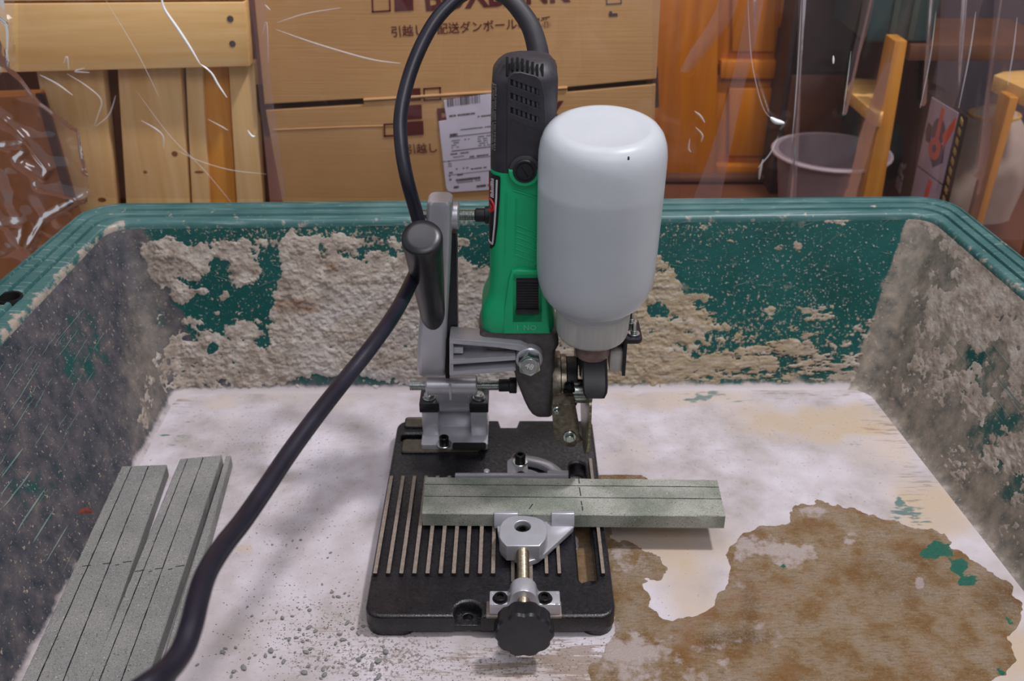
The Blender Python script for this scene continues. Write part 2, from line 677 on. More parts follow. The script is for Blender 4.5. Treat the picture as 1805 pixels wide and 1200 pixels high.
def ring(C, r, z, ns, nc):
    """rounded quad; index ranges are the same for every ring"""
    n, pts = 4, []
    geo = []
    for k in range(n):
        a, b, c = C[k - 1], C[k], C[(k + 1) % n]
        e1 = Vector((a.x - b.x, a.y - b.y, 0)).normalized()
        e2 = Vector((c.x - b.x, c.y - b.y, 0)).normalized()
        half = e1.angle(e2) / 2
        t = r / math.tan(half)
        cen = b + (e1 + e2).normalized() * (r / math.sin(half))
        geo.append((b + e1 * t, b + e2 * t, cen))
    for k in range(n):
        s, e = geo[k][1], geo[(k + 1) % n][0]
        for j in range(ns[k]):
            q = s + (e - s) * (j / ns[k])
            pts.append((q.x, q.y, z))
        p0, p1, cen = geo[(k + 1) % n]
        v0, v1 = p0 - cen, p1 - cen
        v0.z = v1.z = 0
        om = v0.angle(v1)
        for j in range(nc):
            w = j / nc
            q = cen + (v0 * math.sin((1 - w) * om) + v1 * math.sin(w * om)) / math.sin(om)
            pts.append((q.x, q.y, z))
    return pts


def bump_e(px, py, cx, cy, rx, ry, amp):
    return amp * np.exp(-(((px - cx) / rx) ** 2 + ((py - cy) / ry) ** 2) ** 1.6)


def field(px, py, items):
    o = np.zeros_like(px)
    for it in items:
        o += bump_e(px, py, *it)
    return o


tub = thing('mortar_tub', 'large dark green plastic mortar mixing tub caked with dried mud inside', 'tub', (0.0, 0.62, -0.012))


def mat_tub():
    t = NT('tub_green_plastic')
    film, warm = t.attr('film'), t.attr('warm')
    n = t.noise(60, 5, 0.62)
    n2 = t.noise(17, 4, 0.6)
    green = t.mix(t.ramp(n2, [(0.3, 0), (0.7, 1)]), lin(8, 66, 62), lin(18, 82, 78))
    st = t.noise(1.0, 4, 0.6, t.co((230, 230, 26), (0.0, 0.5, 0.0)))
    green = t.mix(t.ramp(st, [(0.66, 0), (0.72, 0.45)]), green, lin(112, 150, 146))
    fcol = t.mix(warm, t.ramp(n, [(0.25, lin(30, 42, 52)), (0.42, lin(62, 64, 72)), (0.6, lin(86, 82, 86)), (0.75, lin(112, 104, 100))]),
                 t.ramp(n, [(0.25, lin(66, 68, 66)), (0.42, lin(112, 106, 98)), (0.6, lin(140, 130, 118)), (0.75, lin(160, 148, 134))]))
    m = t.math('ADD', t.math('MULTIPLY', film, 1.5), t.math('MULTIPLY', t.math('SUBTRACT', n, 0.5), 1.7))
    col = t.mix(t.ramp(m, [(0.35, 0), (0.75, 1)]), green, fcol)
    ns = t.noise(420, 3)
    col = t.mix(t.ramp(ns, [(0.66, 0), (0.70, 1)]), col, t.mix(film, lin(150, 168, 164), lin(150, 140, 128)))
    fk = t.math('ADD', t.noise(260, 5, 0.68), t.math('MULTIPLY', t.attr('fleck'), 0.10))
    col = t.mix(t.ramp(fk, [(0.665, 0), (0.685, 1)]), col, t.mix(t.noise(40, 2), lin(140, 126, 112), lin(178, 162, 144)))
    sl = t.math('ADD', t.attr('slur'), t.math('MULTIPLY', t.math('SUBTRACT', n, 0.5), 1.1))
    col = t.mix(t.ramp(sl, [(0.35, 0), (0.75, 1)]), col, lin(180, 171, 172))
    rough = t.ramp(film, [(0.1, 0.32), (0.7, 0.7)])
    return t.done(t.bsdf(col, rough, 0, t.bump(t.noise(300, 4), 0.25, 0.0008)))


def mat_rim():
    t = NT('tub_rim_plastic')
    n = t.noise(90, 5, 0.65)
    col = t.mix(t.ramp(t.noise(20, 4), [(0.3, 0), (0.7, 1)]), lin(38, 84, 84), lin(68, 107, 106))
    st = t.noise(1.0, 4, 0.6, t.co((14, 300, 300)))
    col = t.mix(t.ramp(st, [(0.56, 0), (0.68, 0.7)]), col, lin(122, 148, 146))
    col = t.mix(t.ramp(n, [(0.64, 0), (0.70, 0.9)]), col, lin(168, 156, 142))
    d = t.attr('dust')
    col = t.mix(t.ramp(t.math('ADD', d, t.math('MULTIPLY', t.math('SUBTRACT', n, 0.5), 1.8)), [(0.42, 0), (0.62, 1)]), col, lin(158, 146, 134))
    return t.done(t.bsdf(col, 0.38, 0, t.bump(n, 0.15, 0.0008)))


NS, NC = [110, 190, 110, 20], 12
FB, FT = 0.020, 0.022                       # corner radii at floor and top
prof_in = [(-0.009, 0.0), (-0.006, 0.0006), (-0.0028, 0.0028), (-0.0006, 0.0062)]
rings = []
for d, z in prof_in:
    rings.append(ring(inset(LOWER, d), FB, z, NS, NC))
NV = 34
for k in range(1, NV + 1):
    t = k / NV
    z = 0.0062 + (0.165 - 0.0062) * t
    rings.append(ring(lerp_c(LOWER, UPPER, t), FB + (FT - FB) * t, z, NS, NC))
V = np.array([p for r in rings for p in r])
n = len(rings[0])
F = []
for k in range(len(rings) - 1):
    for j in range(n):
        F.append((k * n + j, k * n + (j + 1) % n, (k + 1) * n + (j + 1) % n, (k + 1) * n + j))
# floor of the basin: rows joining left and right sides of the lowest ring
px, py = proj(V)
wall_of = np.zeros(n, int)
idx = 0
for k in range(4):
    wall_of[idx:idx + NS[k]] = k
    idx += NS[k]
    wall_of[idx:idx + NC] = 10 + k
    idx += NC
side = np.tile(wall_of, len(rings))
film = np.zeros(len(V))
nz = fbm(V * 30, 4, 3)
film += np.where(side == 0, 0.85, 0)
film += np.where(side == 2, 0.75, 0)
film += np.where(side == 10, 0.8 * smooth(300, 190, px - (py - 390) * 0.30), 0)
film += np.where(side == 11, 0.75, 0)
cl = px - (220 + (py - 390) * 0.40)          # distance from the left back corner line in the picture
film = np.where(side == 1, smooth(52, 8, cl + nz * 18 - 60 * smooth(600, 690, py)) * 0.85, film)
cr = (1646 - (py - 390) * 0.46) - px
film = np.where(side == 1, np.maximum(film, smooth(44, -6, cr + nz * 30) * 0.8), film)
film += field(px, py, [(150, 620, 60, 90, -0.5), (70, 860, 90, 60, -0.45), (1720, 640, 40, 60, -0.5), (1760, 760, 50, 60, -0.55), (1790, 860, 40, 60, -0.4)])
film += np.where(side == 1, 0.5 * smooth(640, 690, py), 0)
film = np.clip(film + nz * 0.12, 0, 1)
warm = smooth(800, 1100, px) + field(px, py, [(260, 640, 40, 160, 0.6), (300, 440, 60, 60, 0.3)])
fleck = np.where(side == 1, 0.45 - 0.3 * smooth(1180, 1300, px) * smooth(520, 440, py), 0.35)
fleck += field(px, py, [(560, 420, 260, 40, 0.6), (1330, 600, 200, 70, 0.5), (1270, 405, 200, 14, 0.5)]) + np.where(side == 2, 0.1, 0)
slur = smooth(0.0095, 0.003, V[:, 2]) * np.where(side == 0, 0.7, np.where((side == 2) | (side == 11), 0.35, 0.95))
basin = fast_mesh('basin', V, F, mat_tub(), tub, {'film': film, 'warm': np.clip(warm, 0, 1), 'fleck': fleck, 'slur': slur})

# the floor sheet of dried slurry, and a plain bottom under it
bot = MB()
r0, r1 = rings[0], ring(inset(LOWER, 0.004), FB, -0.012, NS, NC)
bot.add([(p[0], p[1], -0.0005) for p in r0] + r1, [tuple(range(n)), tuple(range(n, 2 * n))[::-1]])
outw = [ring(inset(lerp_c(LOWER, UPPER, t), 0.005), FB, -0.012 + t * 0.155, NS, NC) for t in (0, 0.5, 1.0)]
bot.loft(outw, cap=False)
bot.build('underside', simple('tub_underside', (16, 84, 78), (22, 92, 86), 0.5, ns=30), tub)

# rim: stepped flange with three bands
rp = [(0.0, .165), (0.01, .1685), (0.04, .1708), (0.09, .1718), (0.26, .1722), (0.285, .1700), (0.315, .1700), (0.34, .1732), (0.40, .1738), (0.53, .1738),
      (0.56, .1715), (0.59, .1715), (0.615, .1742), (0.66, .1748), (0.80, .1748), (0.83, .1722), (0.86, .1722), (0.885, .1744), (0.93, .1742), (0.975, .1728), (1.0, .1695), (1.005, .158), (0.99, .150), (0.96, .150), (0.955, .160), (0.25, .160), (0.22, .150)]
RN, RC = [90, 160, 90, 20], 14
rr_ = [ring(lerp_c(UPPER, OUTER, t), FT + 0.016 * t, z, RN, RC) for t, z in rp]
V = np.array([p for r in rr_ for p in r])
n = len(rr_[0])
F = [(k * n + j, k * n + (j + 1) % n, (k + 1) * n + (j + 1) % n, (k + 1) * n + j) for k in range(len(rr_) - 1) for j in range(n)]
dust = np.repeat([0.42 * max(0, 1 - t / 0.32) for t, z in rp], n)
pxr, pyr = proj(V)
dust *= np.where(pxr < 220, 1.35, 0.75)
F = np.array(F)
# the drain hole in the left flange
hc = P(16, 522, z=.174)
cen = V[F].mean(1)
F = F[(((cen[:, 0] - hc.x) / 0.0085) ** 2 + ((cen[:, 1] - hc.y) / 0.0115) ** 2 > 1) | (cen[:, 2] < 0.1)]
rim = fast_mesh('rim', V, F, mat_rim(), tub, {'dust': dust})
rim.data.set_sharp_from_angle(angle=math.radians(38))
mb = MB().lathe([(0.0088, -0.0185), (0.0088, -0.0005), (0.0100, 0.0002), (0.0104, -0.0004), (0.0104, -0.016)], (hc.x, hc.y, 0.174), Z, 28)
mb.f = [f for f in mb.f if len(f) == 4]
hole = mb.build('hole_collar', M['hollow'], tub)
hole.scale = (1, 1, 1)

# ---- mud crust: a height field over left wall, corners, back wall and right wall
CN, CC = [420, 880, 420, 2], 26
CV = 205
cr_rings = []
for k in range(CV + 1):
    t = k / CV
    z = 0.003 + (0.166 - 0.003) * t
    cr_rings.append(ring(lerp_c(LOWER, UPPER, t), FB + (FT - FB) * t, z, CN, CC)[:CN[0] + CC + CN[1] + CC + CN[2]])
S = np.array(cr_rings)                     # (v, s, 3)
S = np.transpose(S, (1, 0, 2))             # (s, v, 3)
NU_, NV_ = S.shape[:2]
tu = np.gradient(S, axis=0)
tv = np.gradient(S, axis=1)
N_ = np.cross(tu, tv)
N_ /= np.linalg.norm(N_, axis=2, keepdims=True) + 1e-12
Sf, Nf = S.reshape(-1, 3), N_.reshape(-1, 3)
cxy = np.array([0.0, 0.62])
flip = np.sign(((cxy - Sf[:, :2]) * Nf[:, :2]).sum(1))
Nf = Nf * flip[:, None]
wallc = np.repeat(np.concatenate([np.full(CN[0], 0), np.full(CC, 10), np.full(CN[1], 1), np.full(CC, 11), np.full(CN[2], 2)]), NV_)
px, py = proj(Sf)
warp = np.stack([fbm(Sf * 70, 4, 11), fbm(Sf * 70, 4, 12)], 1) * 8
wx, wy = px + warp[:, 0], py + warp[:, 1]
yb_x = [200, 280, 330, 380, 420, 450, 466, 480, 500, 520, 560, 600, 640, 700, 740, 800, 835, 870, 950, 1000, 1100, 1150, 1180, 1210, 1260, 1330, 1400, 1480, 1530, 1570, 1640]
yb_y = [560, 590, 572, 568, 556, 574, 584, 540, 452, 436, 446, 452, 446, 436, 446, 440, 470, 462, 452, 432, 458, 450, 470, 520, 572, 588, 580, 575, 560, 540, 520]
yb = np.interp(wx, yb_x, yb_y)
wS = smooth(1110, 1290, wx)
dens = np.clip((wy - yb) / 46, -1.1, 0.95) * (1 - wS) + np.clip((wy - yb) / 55, -1.1, 0.20) * wS
dens += field(wx, wy, [(300, 468, 46, 46, 1.9), (320, 520, 22, 18, 1.4), (268, 440, 26, 22, 1.2), (425, 440, 44, 24, 1.15), (432, 482, 38, 26, 1.6), (352, 462, 24, 30, 1.1), (380, 440, 30, 22, 1.1), (352, 512, 18, 10, 1.5),
                       (390, 520, 9, 14, 1.3), (248, 440, 10, 8, 1.3), (480, 425, 40, 14, 0.75), (560, 424, 60, 12, 0.9), (640, 420, 50, 12, 0.8), (500, 445, 40, 20, 0.9), (282, 560, 10, 22, 1.2),
                       (590, 672, 90, 12, -1.9), (372, 612, 12, 14, -1.6), (335, 600, 10, 6, -1.2), (820, 425, 20, 10, 0.9), (845, 412, 16, 8, 0.8), (1130, 455, 30, 20, 0.6),
                       (1160, 545, 20, 16, -1.4), (1250, 560, 50, 40, 0.3), (1350, 545, 22, 16, 1.0), (1440, 545, 40, 18, 0.9), (1320, 640, 90, 10, 0.9), (1240, 520, 30, 8, 1.0), (1380, 640, 24, 12, -0.9), (1290, 425, 20, 10, 1.0),
                       (1410, 432, 14, 14, 1.1), (1375, 438, 14, 8, 1.1), (1470, 390, 30, 12, 1.1), (1240, 400, 60, 5, 0.8)])
# right wall and its corner
R_ = (wallc == 2) | (wallc == 11)
dr = np.full(len(px), 0.34)
dr += field(wx, wy, [(1600, 460, 60, 110, -0.75), (1575, 600, 40, 80, -0.2), (1690, 850, 50, 60, 0.9), (1600, 660, 60, 60, 0.5), (1690, 560, 70, 50, 0.55), (1790, 800, 50, 40, 0.8), (1720, 700, 60, 40, 0.35),
                     (1685, 480, 30, 40, -0.5), (1760, 650, 40, 60, -0.7), (1780, 740, 30, 40, -0.5), (1700, 620, 14, 30, -0.9), (1665, 590, 12, 26, -0.9), (1720, 880, 30, 50, -1.0), (1780, 980, 60, 60, 0.6), (1640, 720, 30, 60, -0.3), (1740, 560, 60, 16, -0.4)])
lip = np.interp(px, [1640, 1805], [379, 520])
dr += 0.55 * np.exp(-((py - lip) / 12) ** 2)
dens = np.where(R_, dr, dens)
L_ = (wallc == 0) | (wallc == 10)
dl = np.full(len(px), -0.95)
lipl = np.interp(px, [16, 192], [581, 396])
dl += 0.95 * np.exp(-((py - lipl) / 9) ** 2)
dl += field(wx, wy, [(262, 690, 20, 50, 1.25), (250, 745, 20, 30, 1.1), (55, 545, 10, 24, 0.6), (50, 1045, 24, 16, 0.9), (195, 590, 8, 30, 0.6), (150, 570, 8, 22, 0.5), (230, 800, 10, 20, 0.8), (300, 660, 20, 40, 0.8), (280, 600, 14, 60, 0.7)])
dens = np.where(L_, np.where(wallc == 10, np.maximum(dl, dens - 0.75 * smooth(320, 250, wx)), dl), dens)
zr = np.where(wallc == 1, 1.0, 0.0)
str_ = wS * (wallc == 1)
nA = fbm(Sf * 95, 6, 21, 0.72)
nB = fbm(Sf * np.array([60, 60, 260]), 5, 22, 0.68)
nC = fbm(Sf * 70, 6, 24, 0.68)
nn = np.where(R_, nC * 0.85, nA * (1 - str_) + (0.45 * nA + 0.75 * nB) * str_)
D = dens + nn * 0.85
relief = (0.72 + 0.85 * fbm(Sf * np.array([170, 170, 260]), 4, 23, 0.7)) * np.where(R_, 0.5, 1 - 0.5 * str_)
h = np.where(D > 0, np.minimum(D, 1.1) * 0.0017 * np.clip(relief, 0.15, 2.2) + 0.00018, D * 0.002)
h = np.clip(h, -0.0006, 0.006)
# lumps and a ledge line in the big deposit
h += np.where((D > 0.1) & (wallc == 1), 0.0011 * smooth(0.25, 0.7, fbm(Sf * 160, 3, 25)), 0)
h += np.where((D > 0.1) & (wallc == 1), 0.0016 * (wy > 612 + 14 * np.sin(wx / 46)) * smooth(690, 640, wy) * smooth(420, 470, wx), 0)
Vm = Sf + Nf * h[:, None]
tone = fbm(Sf * np.array([14, 14, 30]), 4, 31)
yel = smooth(930, 1100, px) * smooth(1560, 1350, px) * (wallc == 1)
whi = np.clip(smooth(-0.6, 0.4, tone) * (wallc == 1) * smooth(1000, 850, px) * smooth(470, 560, wy) * smooth(470, 600, px), 0, 1)
rust = field(px, py, [(520, 537, 40, 12, 1.0), (585, 470, 12, 10, 0.8), (545, 545, 30, 10, 0.5), (410, 535, 40, 10, 1.0)]) * (wallc == 1)
Vk, Fk, at = keep_quads(Vm, grid_faces(NU_, NV_), D > -0.02, {'yel': yel, 'whi': whi, 'rust': rust})


def mat_mud():
    t = NT('dried_mud')
    n = t.noise(70, 5, 0.6)
    col = t.ramp(n, [(0.28, lin(138, 124, 112)), (0.48, lin(172, 159, 147)), (0.68, lin(200, 190, 180))])
    col = t.mix(t.attr('yel'), col, t.ramp(t.noise(1.0, 5, 0.6, t.co((40, 40, 260))), [(0.32, lin(136, 122, 106)), (0.5, lin(172, 154, 126)), (0.66, lin(188, 178, 166))]))
    col = t.mix(t.math('MULTIPLY', t.attr('whi'), 0.8), col, lin(200, 195, 192))
    col = t.mix(t.math('MULTIPLY', t.attr('rust'), t.ramp(n, [(0.4, 0.2), (0.6, 1)])), col, lin(128, 84, 44))
    return t.done(t.bsdf(col, 0.92, 0, t.bump(t.noise(520, 6, 0.75), 0.9, 0.0016)))


fast_mesh('mud_crust', Vk, Fk, mat_mud(), tub, at)

# ---- slurry sheet on the floor
GU, GV = 300, 210
uu, vv = np.meshgrid(np.linspace(0, 1, GU), np.linspace(0, 1, GV), indexing='ij')
lf = lambda a: np.array(a[:])[None, None, :]
G = (lf(LFL) * (1 - uu[..., None]) + lf(LFR) * uu[..., None]) * (1 - vv[..., None]) + (lf(LBL) * (1 - uu[..., None]) + lf(LBR) * uu[..., None]) * vv[..., None]
G = G.reshape(-1, 3)
G[:, 2] = 0.0006
px, py = proj(G)
wn = np.stack([fbm(G * 40, 3, 41), fbm(G * 40, 3, 42)], 1) * 16
wx, wy = px + wn[:, 0], py + wn[:, 1]
tan = field(wx, wy, [(1430, 745, 170, 32, 0.75), (1180, 705, 160, 18, 0.45), (1640, 900, 90, 60, 0.7), (1560, 800, 80, 50, 0.35), (1150, 950, 160, 60, 0.6), (1230, 1050, 60, 60, 0.5), (1790, 1150, 60, 60, 0.8), (1110, 800, 50, 60, 0.3), (420, 960, 30, 10, 0.5), (470, 700, 260, 14, 0.3), (400, 800, 50, 90, 0.25), (960, 1190, 200, 40, 0.3)])
grn = field(wx, wy, [(1235, 705, 34, 7, 0.85), (1300, 712, 40, 10, 0.55), (1590, 900, 34, 16, 0.8), (1585, 880, 14, 10, 0.7), (1630, 915, 30, 10, 0.6), (1500, 790, 30, 12, 0.45), (1540, 800, 16, 6, 0.5), (300, 780, 60, 22, 0.55), (330, 740, 60, 16, 0.4), (620, 1170, 14, 22, 0.5)])
drt = field(wx, wy, [(600, 1120, 130, 70, 0.16), (960, 1165, 150, 36, 0.45), (1060, 1180, 90, 40, 0.5), (760, 1160, 120, 40, 0.3), (1300, 690, 400, 10, 0.3), (300, 700, 40, 40, 0.4), (1560, 740, 40, 60, 0.4), (1620, 830, 40, 80, 0.35)])

spk = -0.1 + field(wx, wy, [(620, 1130, 160, 90, 0.9), (900, 1170, 300, 50, 0.9), (480, 900, 160, 140, 0.35), (1300, 760, 300, 120, 0.25), (520, 760, 200, 60, 0.3)])


def mat_slurry():
    t = NT('dried_white_slurry')
    n = t.noise(24, 5, 0.6)
    fine = t.noise(240, 4, 0.65)
    col = t.ramp(n, [(0.28, lin(160, 151, 149)), (0.46, lin(184, 176, 180)), (0.60, lin(198, 191, 198)), (0.75, lin(210, 204, 213))])
    k = t.math('ADD', t.attr('tan'), t.math('MULTIPLY', t.math('SUBTRACT', n, 0.5), 0.8))
    col = t.mix(t.ramp(k, [(0.15, 0), (0.7, 1)]), col, lin(186, 166, 142))
    streak = t.noise(1.0, 4, 0.6, t.co((40, 420, 40)))
    k = t.math('ADD', t.attr('grn'), t.math('MULTIPLY', t.math('SUBTRACT', t.noise(1.0, 4, 0.6, t.co((70, 220, 70))), 0.5), 1.6))
    col = t.mix(t.ramp(k, [(0.55, 0), (0.72, 1)]), col, lin(62, 104, 100))
    k = t.math('ADD', t.math('MULTIPLY', t.attr('drt'), 0.42), streak)
    col = t.mix(t.ramp(k, [(0.68, 0), (0.76, 0.7)]), col, lin(122, 100, 80))
    sp = t.math('ADD', t.noise(380, 4, 0.7), t.math('MULTIPLY', t.attr('spk'), 0.10))
    col = t.mix(t.ramp(sp, [(0.645, 0), (0.67, 0.85)]), col, lin(112, 102, 94))
    lg = t.noise(6, 3, 0.5)
    col = t.mix(t.ramp(lg, [(0.35, 0.35), (0.6, 0)]), col, lin(170, 160, 156))
    col = t.mix(t.ramp(fine, [(0.24, 0.6), (0.32, 0)]), col, lin(138, 128, 122))
    return t.done(t.bsdf(col, 0.8, 0, t.bump(t.mix(0.5, streak, fine), 0.35, 0.0008)))


fast_mesh('slurry_layer', G, grid_faces(GU, GV), mat_slurry(), tub, {'tan': tan, 'grn': grn, 'drt': drt, 'spk': spk})

# scratches: shallow raised burrs cut in the walls
def on_wall(pxx, pyy):
    """nearest wall surface point behind a picture point"""
    d = (SPX - pxx) ** 2 + (SPY - pyy) ** 2
    k = int(np.argmin(d))
    return Vector(Sf[k]) + Vector(Nf[k]) * 0.0003


SPX, SPY = proj(Sf)
mb = MB()
scr = [((192, 497), (76, 634), .0006), ((150, 540), (92, 612), .0004), ((138, 580), (98, 634), .0004), ((40, 790), (0, 842), .0010), ((55, 830), (5, 895), .0010), ((80, 860), (27, 940), .0010), ((97, 895), (54, 962), .0010),
       ((123, 918), (72, 1002), .0010), ((137, 955), (97, 1030), .0008), ((20, 845), (0, 875), .0006), ((60, 700), (20, 760), .0004), ((0, 800), (130, 955), .0003), ((72, 640), (8, 740), .0004), ((40, 640), (5, 690), .0004)]
for k in range(46):
    x0, y0 = random.uniform(0, 190), random.uniform(560, 900)
    if y0 > 1100 - x0 * 1.9:
        continue
    l = random.uniform(10, 46)
    scr.append(((x0, y0), (x0 - l * 0.62, y0 + l), random.choice((.00025, .00035))))
for k in range(60):
    x0, y0 = random.uniform(300, 1560), random.uniform(392, 520)
    a = random.choice((-0.6, -0.35, 0.1, 0.25, -1.2))
    l = random.uniform(12, 60)
    scr.append(((x0, y0), (x0 + l * math.cos(a), y0 + l * math.sin(a)), random.choice((.0002, .00028))))
for k in range(12):
    x0, y0 = random.uniform(1660, 1790), random.uniform(560, 760)
    scr.append(((x0, y0), (x0 + 40, y0 + 52), .00025))
for a, b, r in scr:
    q = [on_wall(a[0] + (b[0] - a[0]) * t, a[1] + (b[1] - a[1]) * t) for t in np.linspace(0, 1, 6)]
    ok = all((q[i + 1] - q[i]).length < 0.03 for i in range(5))
    if ok and (q[-1] - q[0]).length > 0.002:
        mb.tube(q, [r * f for f in (.3, .9, 1, .9, .8, .2)], 5)
s = mb.build('scratches', simple('scratch_burr', (70, 100, 98), (110, 122, 116), 0.6, ns=60, bst=0), tub, smooth_angle=60, fix=False)
s['kind'] = 'stuff'

# a fleck of old red paint on the left wall
ctr = (150, 900)
rim_ = [on_wall(ctr[0] + 14 * math.cos(a) * (1 + .3 * math.sin(3 * a)), ctr[1] + 9 * math.sin(a) * (1 + .3 * math.cos(2 * a))) for a in np.linspace(0, 2 * PI, 15)[:-1]]
mb = MB()
mb.add([on_wall(*ctr) + Vector((.0012, 0, .0003))] + [q + Vector((.0004, 0, 0)) for q in rim_], [(0, k + 1, (k + 1) % 14 + 1) for k in range(14)])
mb.build('paint_fleck', simple('old_red_paint', (128, 58, 46), (104, 52, 44), .7, ns=200, bst=.2), tub, 0)

# water drops on the green back wall
t = NT('clear_water_drop')
M['drop'] = t.done(t.bsdf(lin(200, 214, 214), 0.08, 0, None, Transmission_Weight=0.75, IOR=1.33))
mb = MB()
for k in range(430):
    x0, y0 = random.gauss(1400, 120), random.gauss(480, 62)
    if not (1170 < x0 < 1590 and 400 < y0 < 620):
        continue
    c = on_wall(x0, y0)
    r = random.choice((.0005, .0006, .0008, .0010, .0013))
    nv = Vector((0, -1, 0.18)).normalized()
    mb.lathe([(r, -0.0004), (r * .92, r * .3), (r * .6, r * .5), (r * .2, r * .58)], c, nv, 8)
tag(mb.build('water_droplets', M['drop'], None, 80), 'clear water droplets clinging to the green back wall of the tub', 'water', kind='stuff')

# puddle
POOL = [(1066, 905), (1075, 944), (1110, 955), (1165, 985), (1178, 1004), (1168, 1022), (1132, 1030), (1145, 1060), (1158, 1092), (1190, 1096), (1232, 1090), (1262, 1060), (1281, 1030), (1284, 975), (1296, 950), (1335, 930),
        (1390, 918), (1402, 895), (1440, 885), (1475, 889), (1500, 896), (1540, 904), (1580, 922), (1640, 936), (1662, 946), (1702, 986), (1740, 1010), (1776, 1022), (1794, 1052), (1797, 1090), (1780, 1125), (1790, 1148), (1772, 1188),
        (1735, 1218), (1300, 1300), (1000, 1300), (1040, 1180), (1086, 1120), (1075, 1060), (1055, 940)]
POOL2 = [(1040, 845), (1058, 834), (1080, 828), (1100, 826), (1142, 842), (1150, 870), (1060, 880), (1045, 940), (1080, 1000), (1074, 1050), (1020, 1050), (1010, 1000), (1020, 900)]
xs = np.arange(0.04, 0.44, 0.0016)
ys = np.arange(0.43, 0.72, 0.0016)
gx, gy = np.meshgrid(xs, ys, indexing='ij')
Q = np.stack([gx.ravel(), gy.ravel(), np.zeros(gx.size)], 1)
px, py = proj(Q)
wob = fbm(Q * 95, 4, 51) * 9
sd = np.maximum(poly_sd(px, py, POOL), poly_sd(px, py, POOL2)) + wob
hz = np.clip(sd / 16, -1, 1)
Q[:, 2] = 0.0006 + hz * 0.0005
pale = field(px, py, [(1330, 960, 40, 26, 0.6), (1400, 980, 50, 30, 0.7), (1440, 905, 40, 14, 0.6), (1500, 950, 40, 20, 0.5), (1110, 985, 60, 40, 0.5), (1180, 1180, 170, 60, 0.42), (1100, 1140, 60, 50, 0.45), (1350, 1120, 120, 40, 0.35), (1300, 1010, 20, 60, 0.4), (1620, 1030, 10, 14, 0.9)])
gr2 = field(px, py, [(1655, 972, 28, 18, 1.0), (1690, 1000, 18, 16, 1.0), (1705, 1025, 20, 10, 0.9), (1635, 978, 14, 8, 0.9), (1780, 1100, 10, 24, 0.5), (1380, 1000, 10, 6, 0.5), (1765, 1185, 14, 10, 0.6), (1690, 1040, 60, 14, .1)])
dk = field(px, py, [(1770, 1050, 50, 40, 0.7), (1320, 1070, 16, 50, 0.5), (1300, 1125, 60, 16, 0.7), (1250, 1140, 20, 16, 0.5), (1590, 1020, 90, 50, 0.35), (1080, 835, 60, 20, 0.4)])
Vk, Fk, at = keep_quads(Q, grid_faces(len(xs), len(ys)), sd > -8, {'pale': pale, 'grn': gr2, 'dk': dk})


def mat_puddle():
    t = NT('wet_brown_silt')
    n = t.noise(38, 5, 0.62)
    st = t.noise(1.0, 6, 0.7, t.co((120, 560, 120)))
    fine = t.noise(640, 5, 0.7)
    col = t.ramp(n, [(0.28, lin(118, 74, 30)), (0.40, lin(128, 98, 60)), (0.52, lin(144, 122, 96)), (0.64, lin(150, 132, 112)), (0.78, lin(116, 86, 48))])
    col = t.mix(t.ramp(st, [(0.34, 0.6), (0.50, 0)]), col, lin(96, 72, 44))
    col = t.mix(t.ramp(st, [(0.60, 0), (0.72, 0.4)]), col, lin(178, 164, 150))
    col = t.mix(t.ramp(fine, [(0.30, 0.75), (0.40, 0)]), col, lin(82, 60, 36))
    col = t.mix(t.ramp(fine, [(0.62, 0), (0.70, 0.5)]), col, lin(186, 176, 166))
    rs = t.noise(16, 4, 0.6, t.co((1, 1, 1), (.4, .2, 1.0)))
    col = t.mix(t.ramp(rs, [(0.56, 0), (0.74, 0.6)]), col, lin(132, 80, 30))
    k = t.math('ADD', t.attr('pale'), t.math('MULTIPLY', t.math('SUBTRACT', t.noise(75, 5, 0.65), 0.5), 1.6))
    col = t.mix(t.ramp(k, [(0.42, 0), (0.66, 0.85)]), col, lin(182, 168, 164))
    col = t.mix(t.math('MULTIPLY', t.attr('dk'), t.ramp(fine, [(0.35, 1), (0.6, 0.3)])), col, lin(78, 58, 38))
    k = t.math('ADD', t.attr('grn'), t.math('MULTIPLY', t.math('SUBTRACT', t.noise(120, 5, 0.65), 0.5), 1.9))
    col = t.mix(t.ramp(k, [(0.5, 0), (0.56, 1)]), col, lin(18, 96, 78))
    nb = t.bump(t.mix(0.6, st, fine), 1.0, 0.002)
    return t.done(t.bsdf(col, t.ramp(fine, [(0.3, 0.10), (0.7, 0.34)]), 0, nb, Specular_IOR_Level=0.55))


tag(fast_mesh('puddle', Vk, Fk, mat_puddle(), None, at), 'shallow brown muddy puddle spreading over the tub floor beside the iron base', 'puddle', kind='stuff')
#P3
# ================================================================== GRINDER STAND
stand = thing('grinder_stand', 'black cast iron grinder stand with ribbed base, silver hinged arm and screw vise', 'tool stand', (-0.016, 0.652, 0.0))
ZB = 0.020                                   # base top
BX0, BX1, BY0, BY1 = -0.1075, 0.0757, 0.5268, 0.7790


def pz(px, py, z=ZB):
    q = P(px, py, z=z)
    return (q.x, q.y)


def arc(cx, cy, r, a0, a1, n=6):
    return [(cx + r * math.cos(math.radians(a0 + (a1 - a0) * k / n)), cy + r * math.sin(math.radians(a0 + (a1 - a0) * k / n))) for k in range(n + 1)]


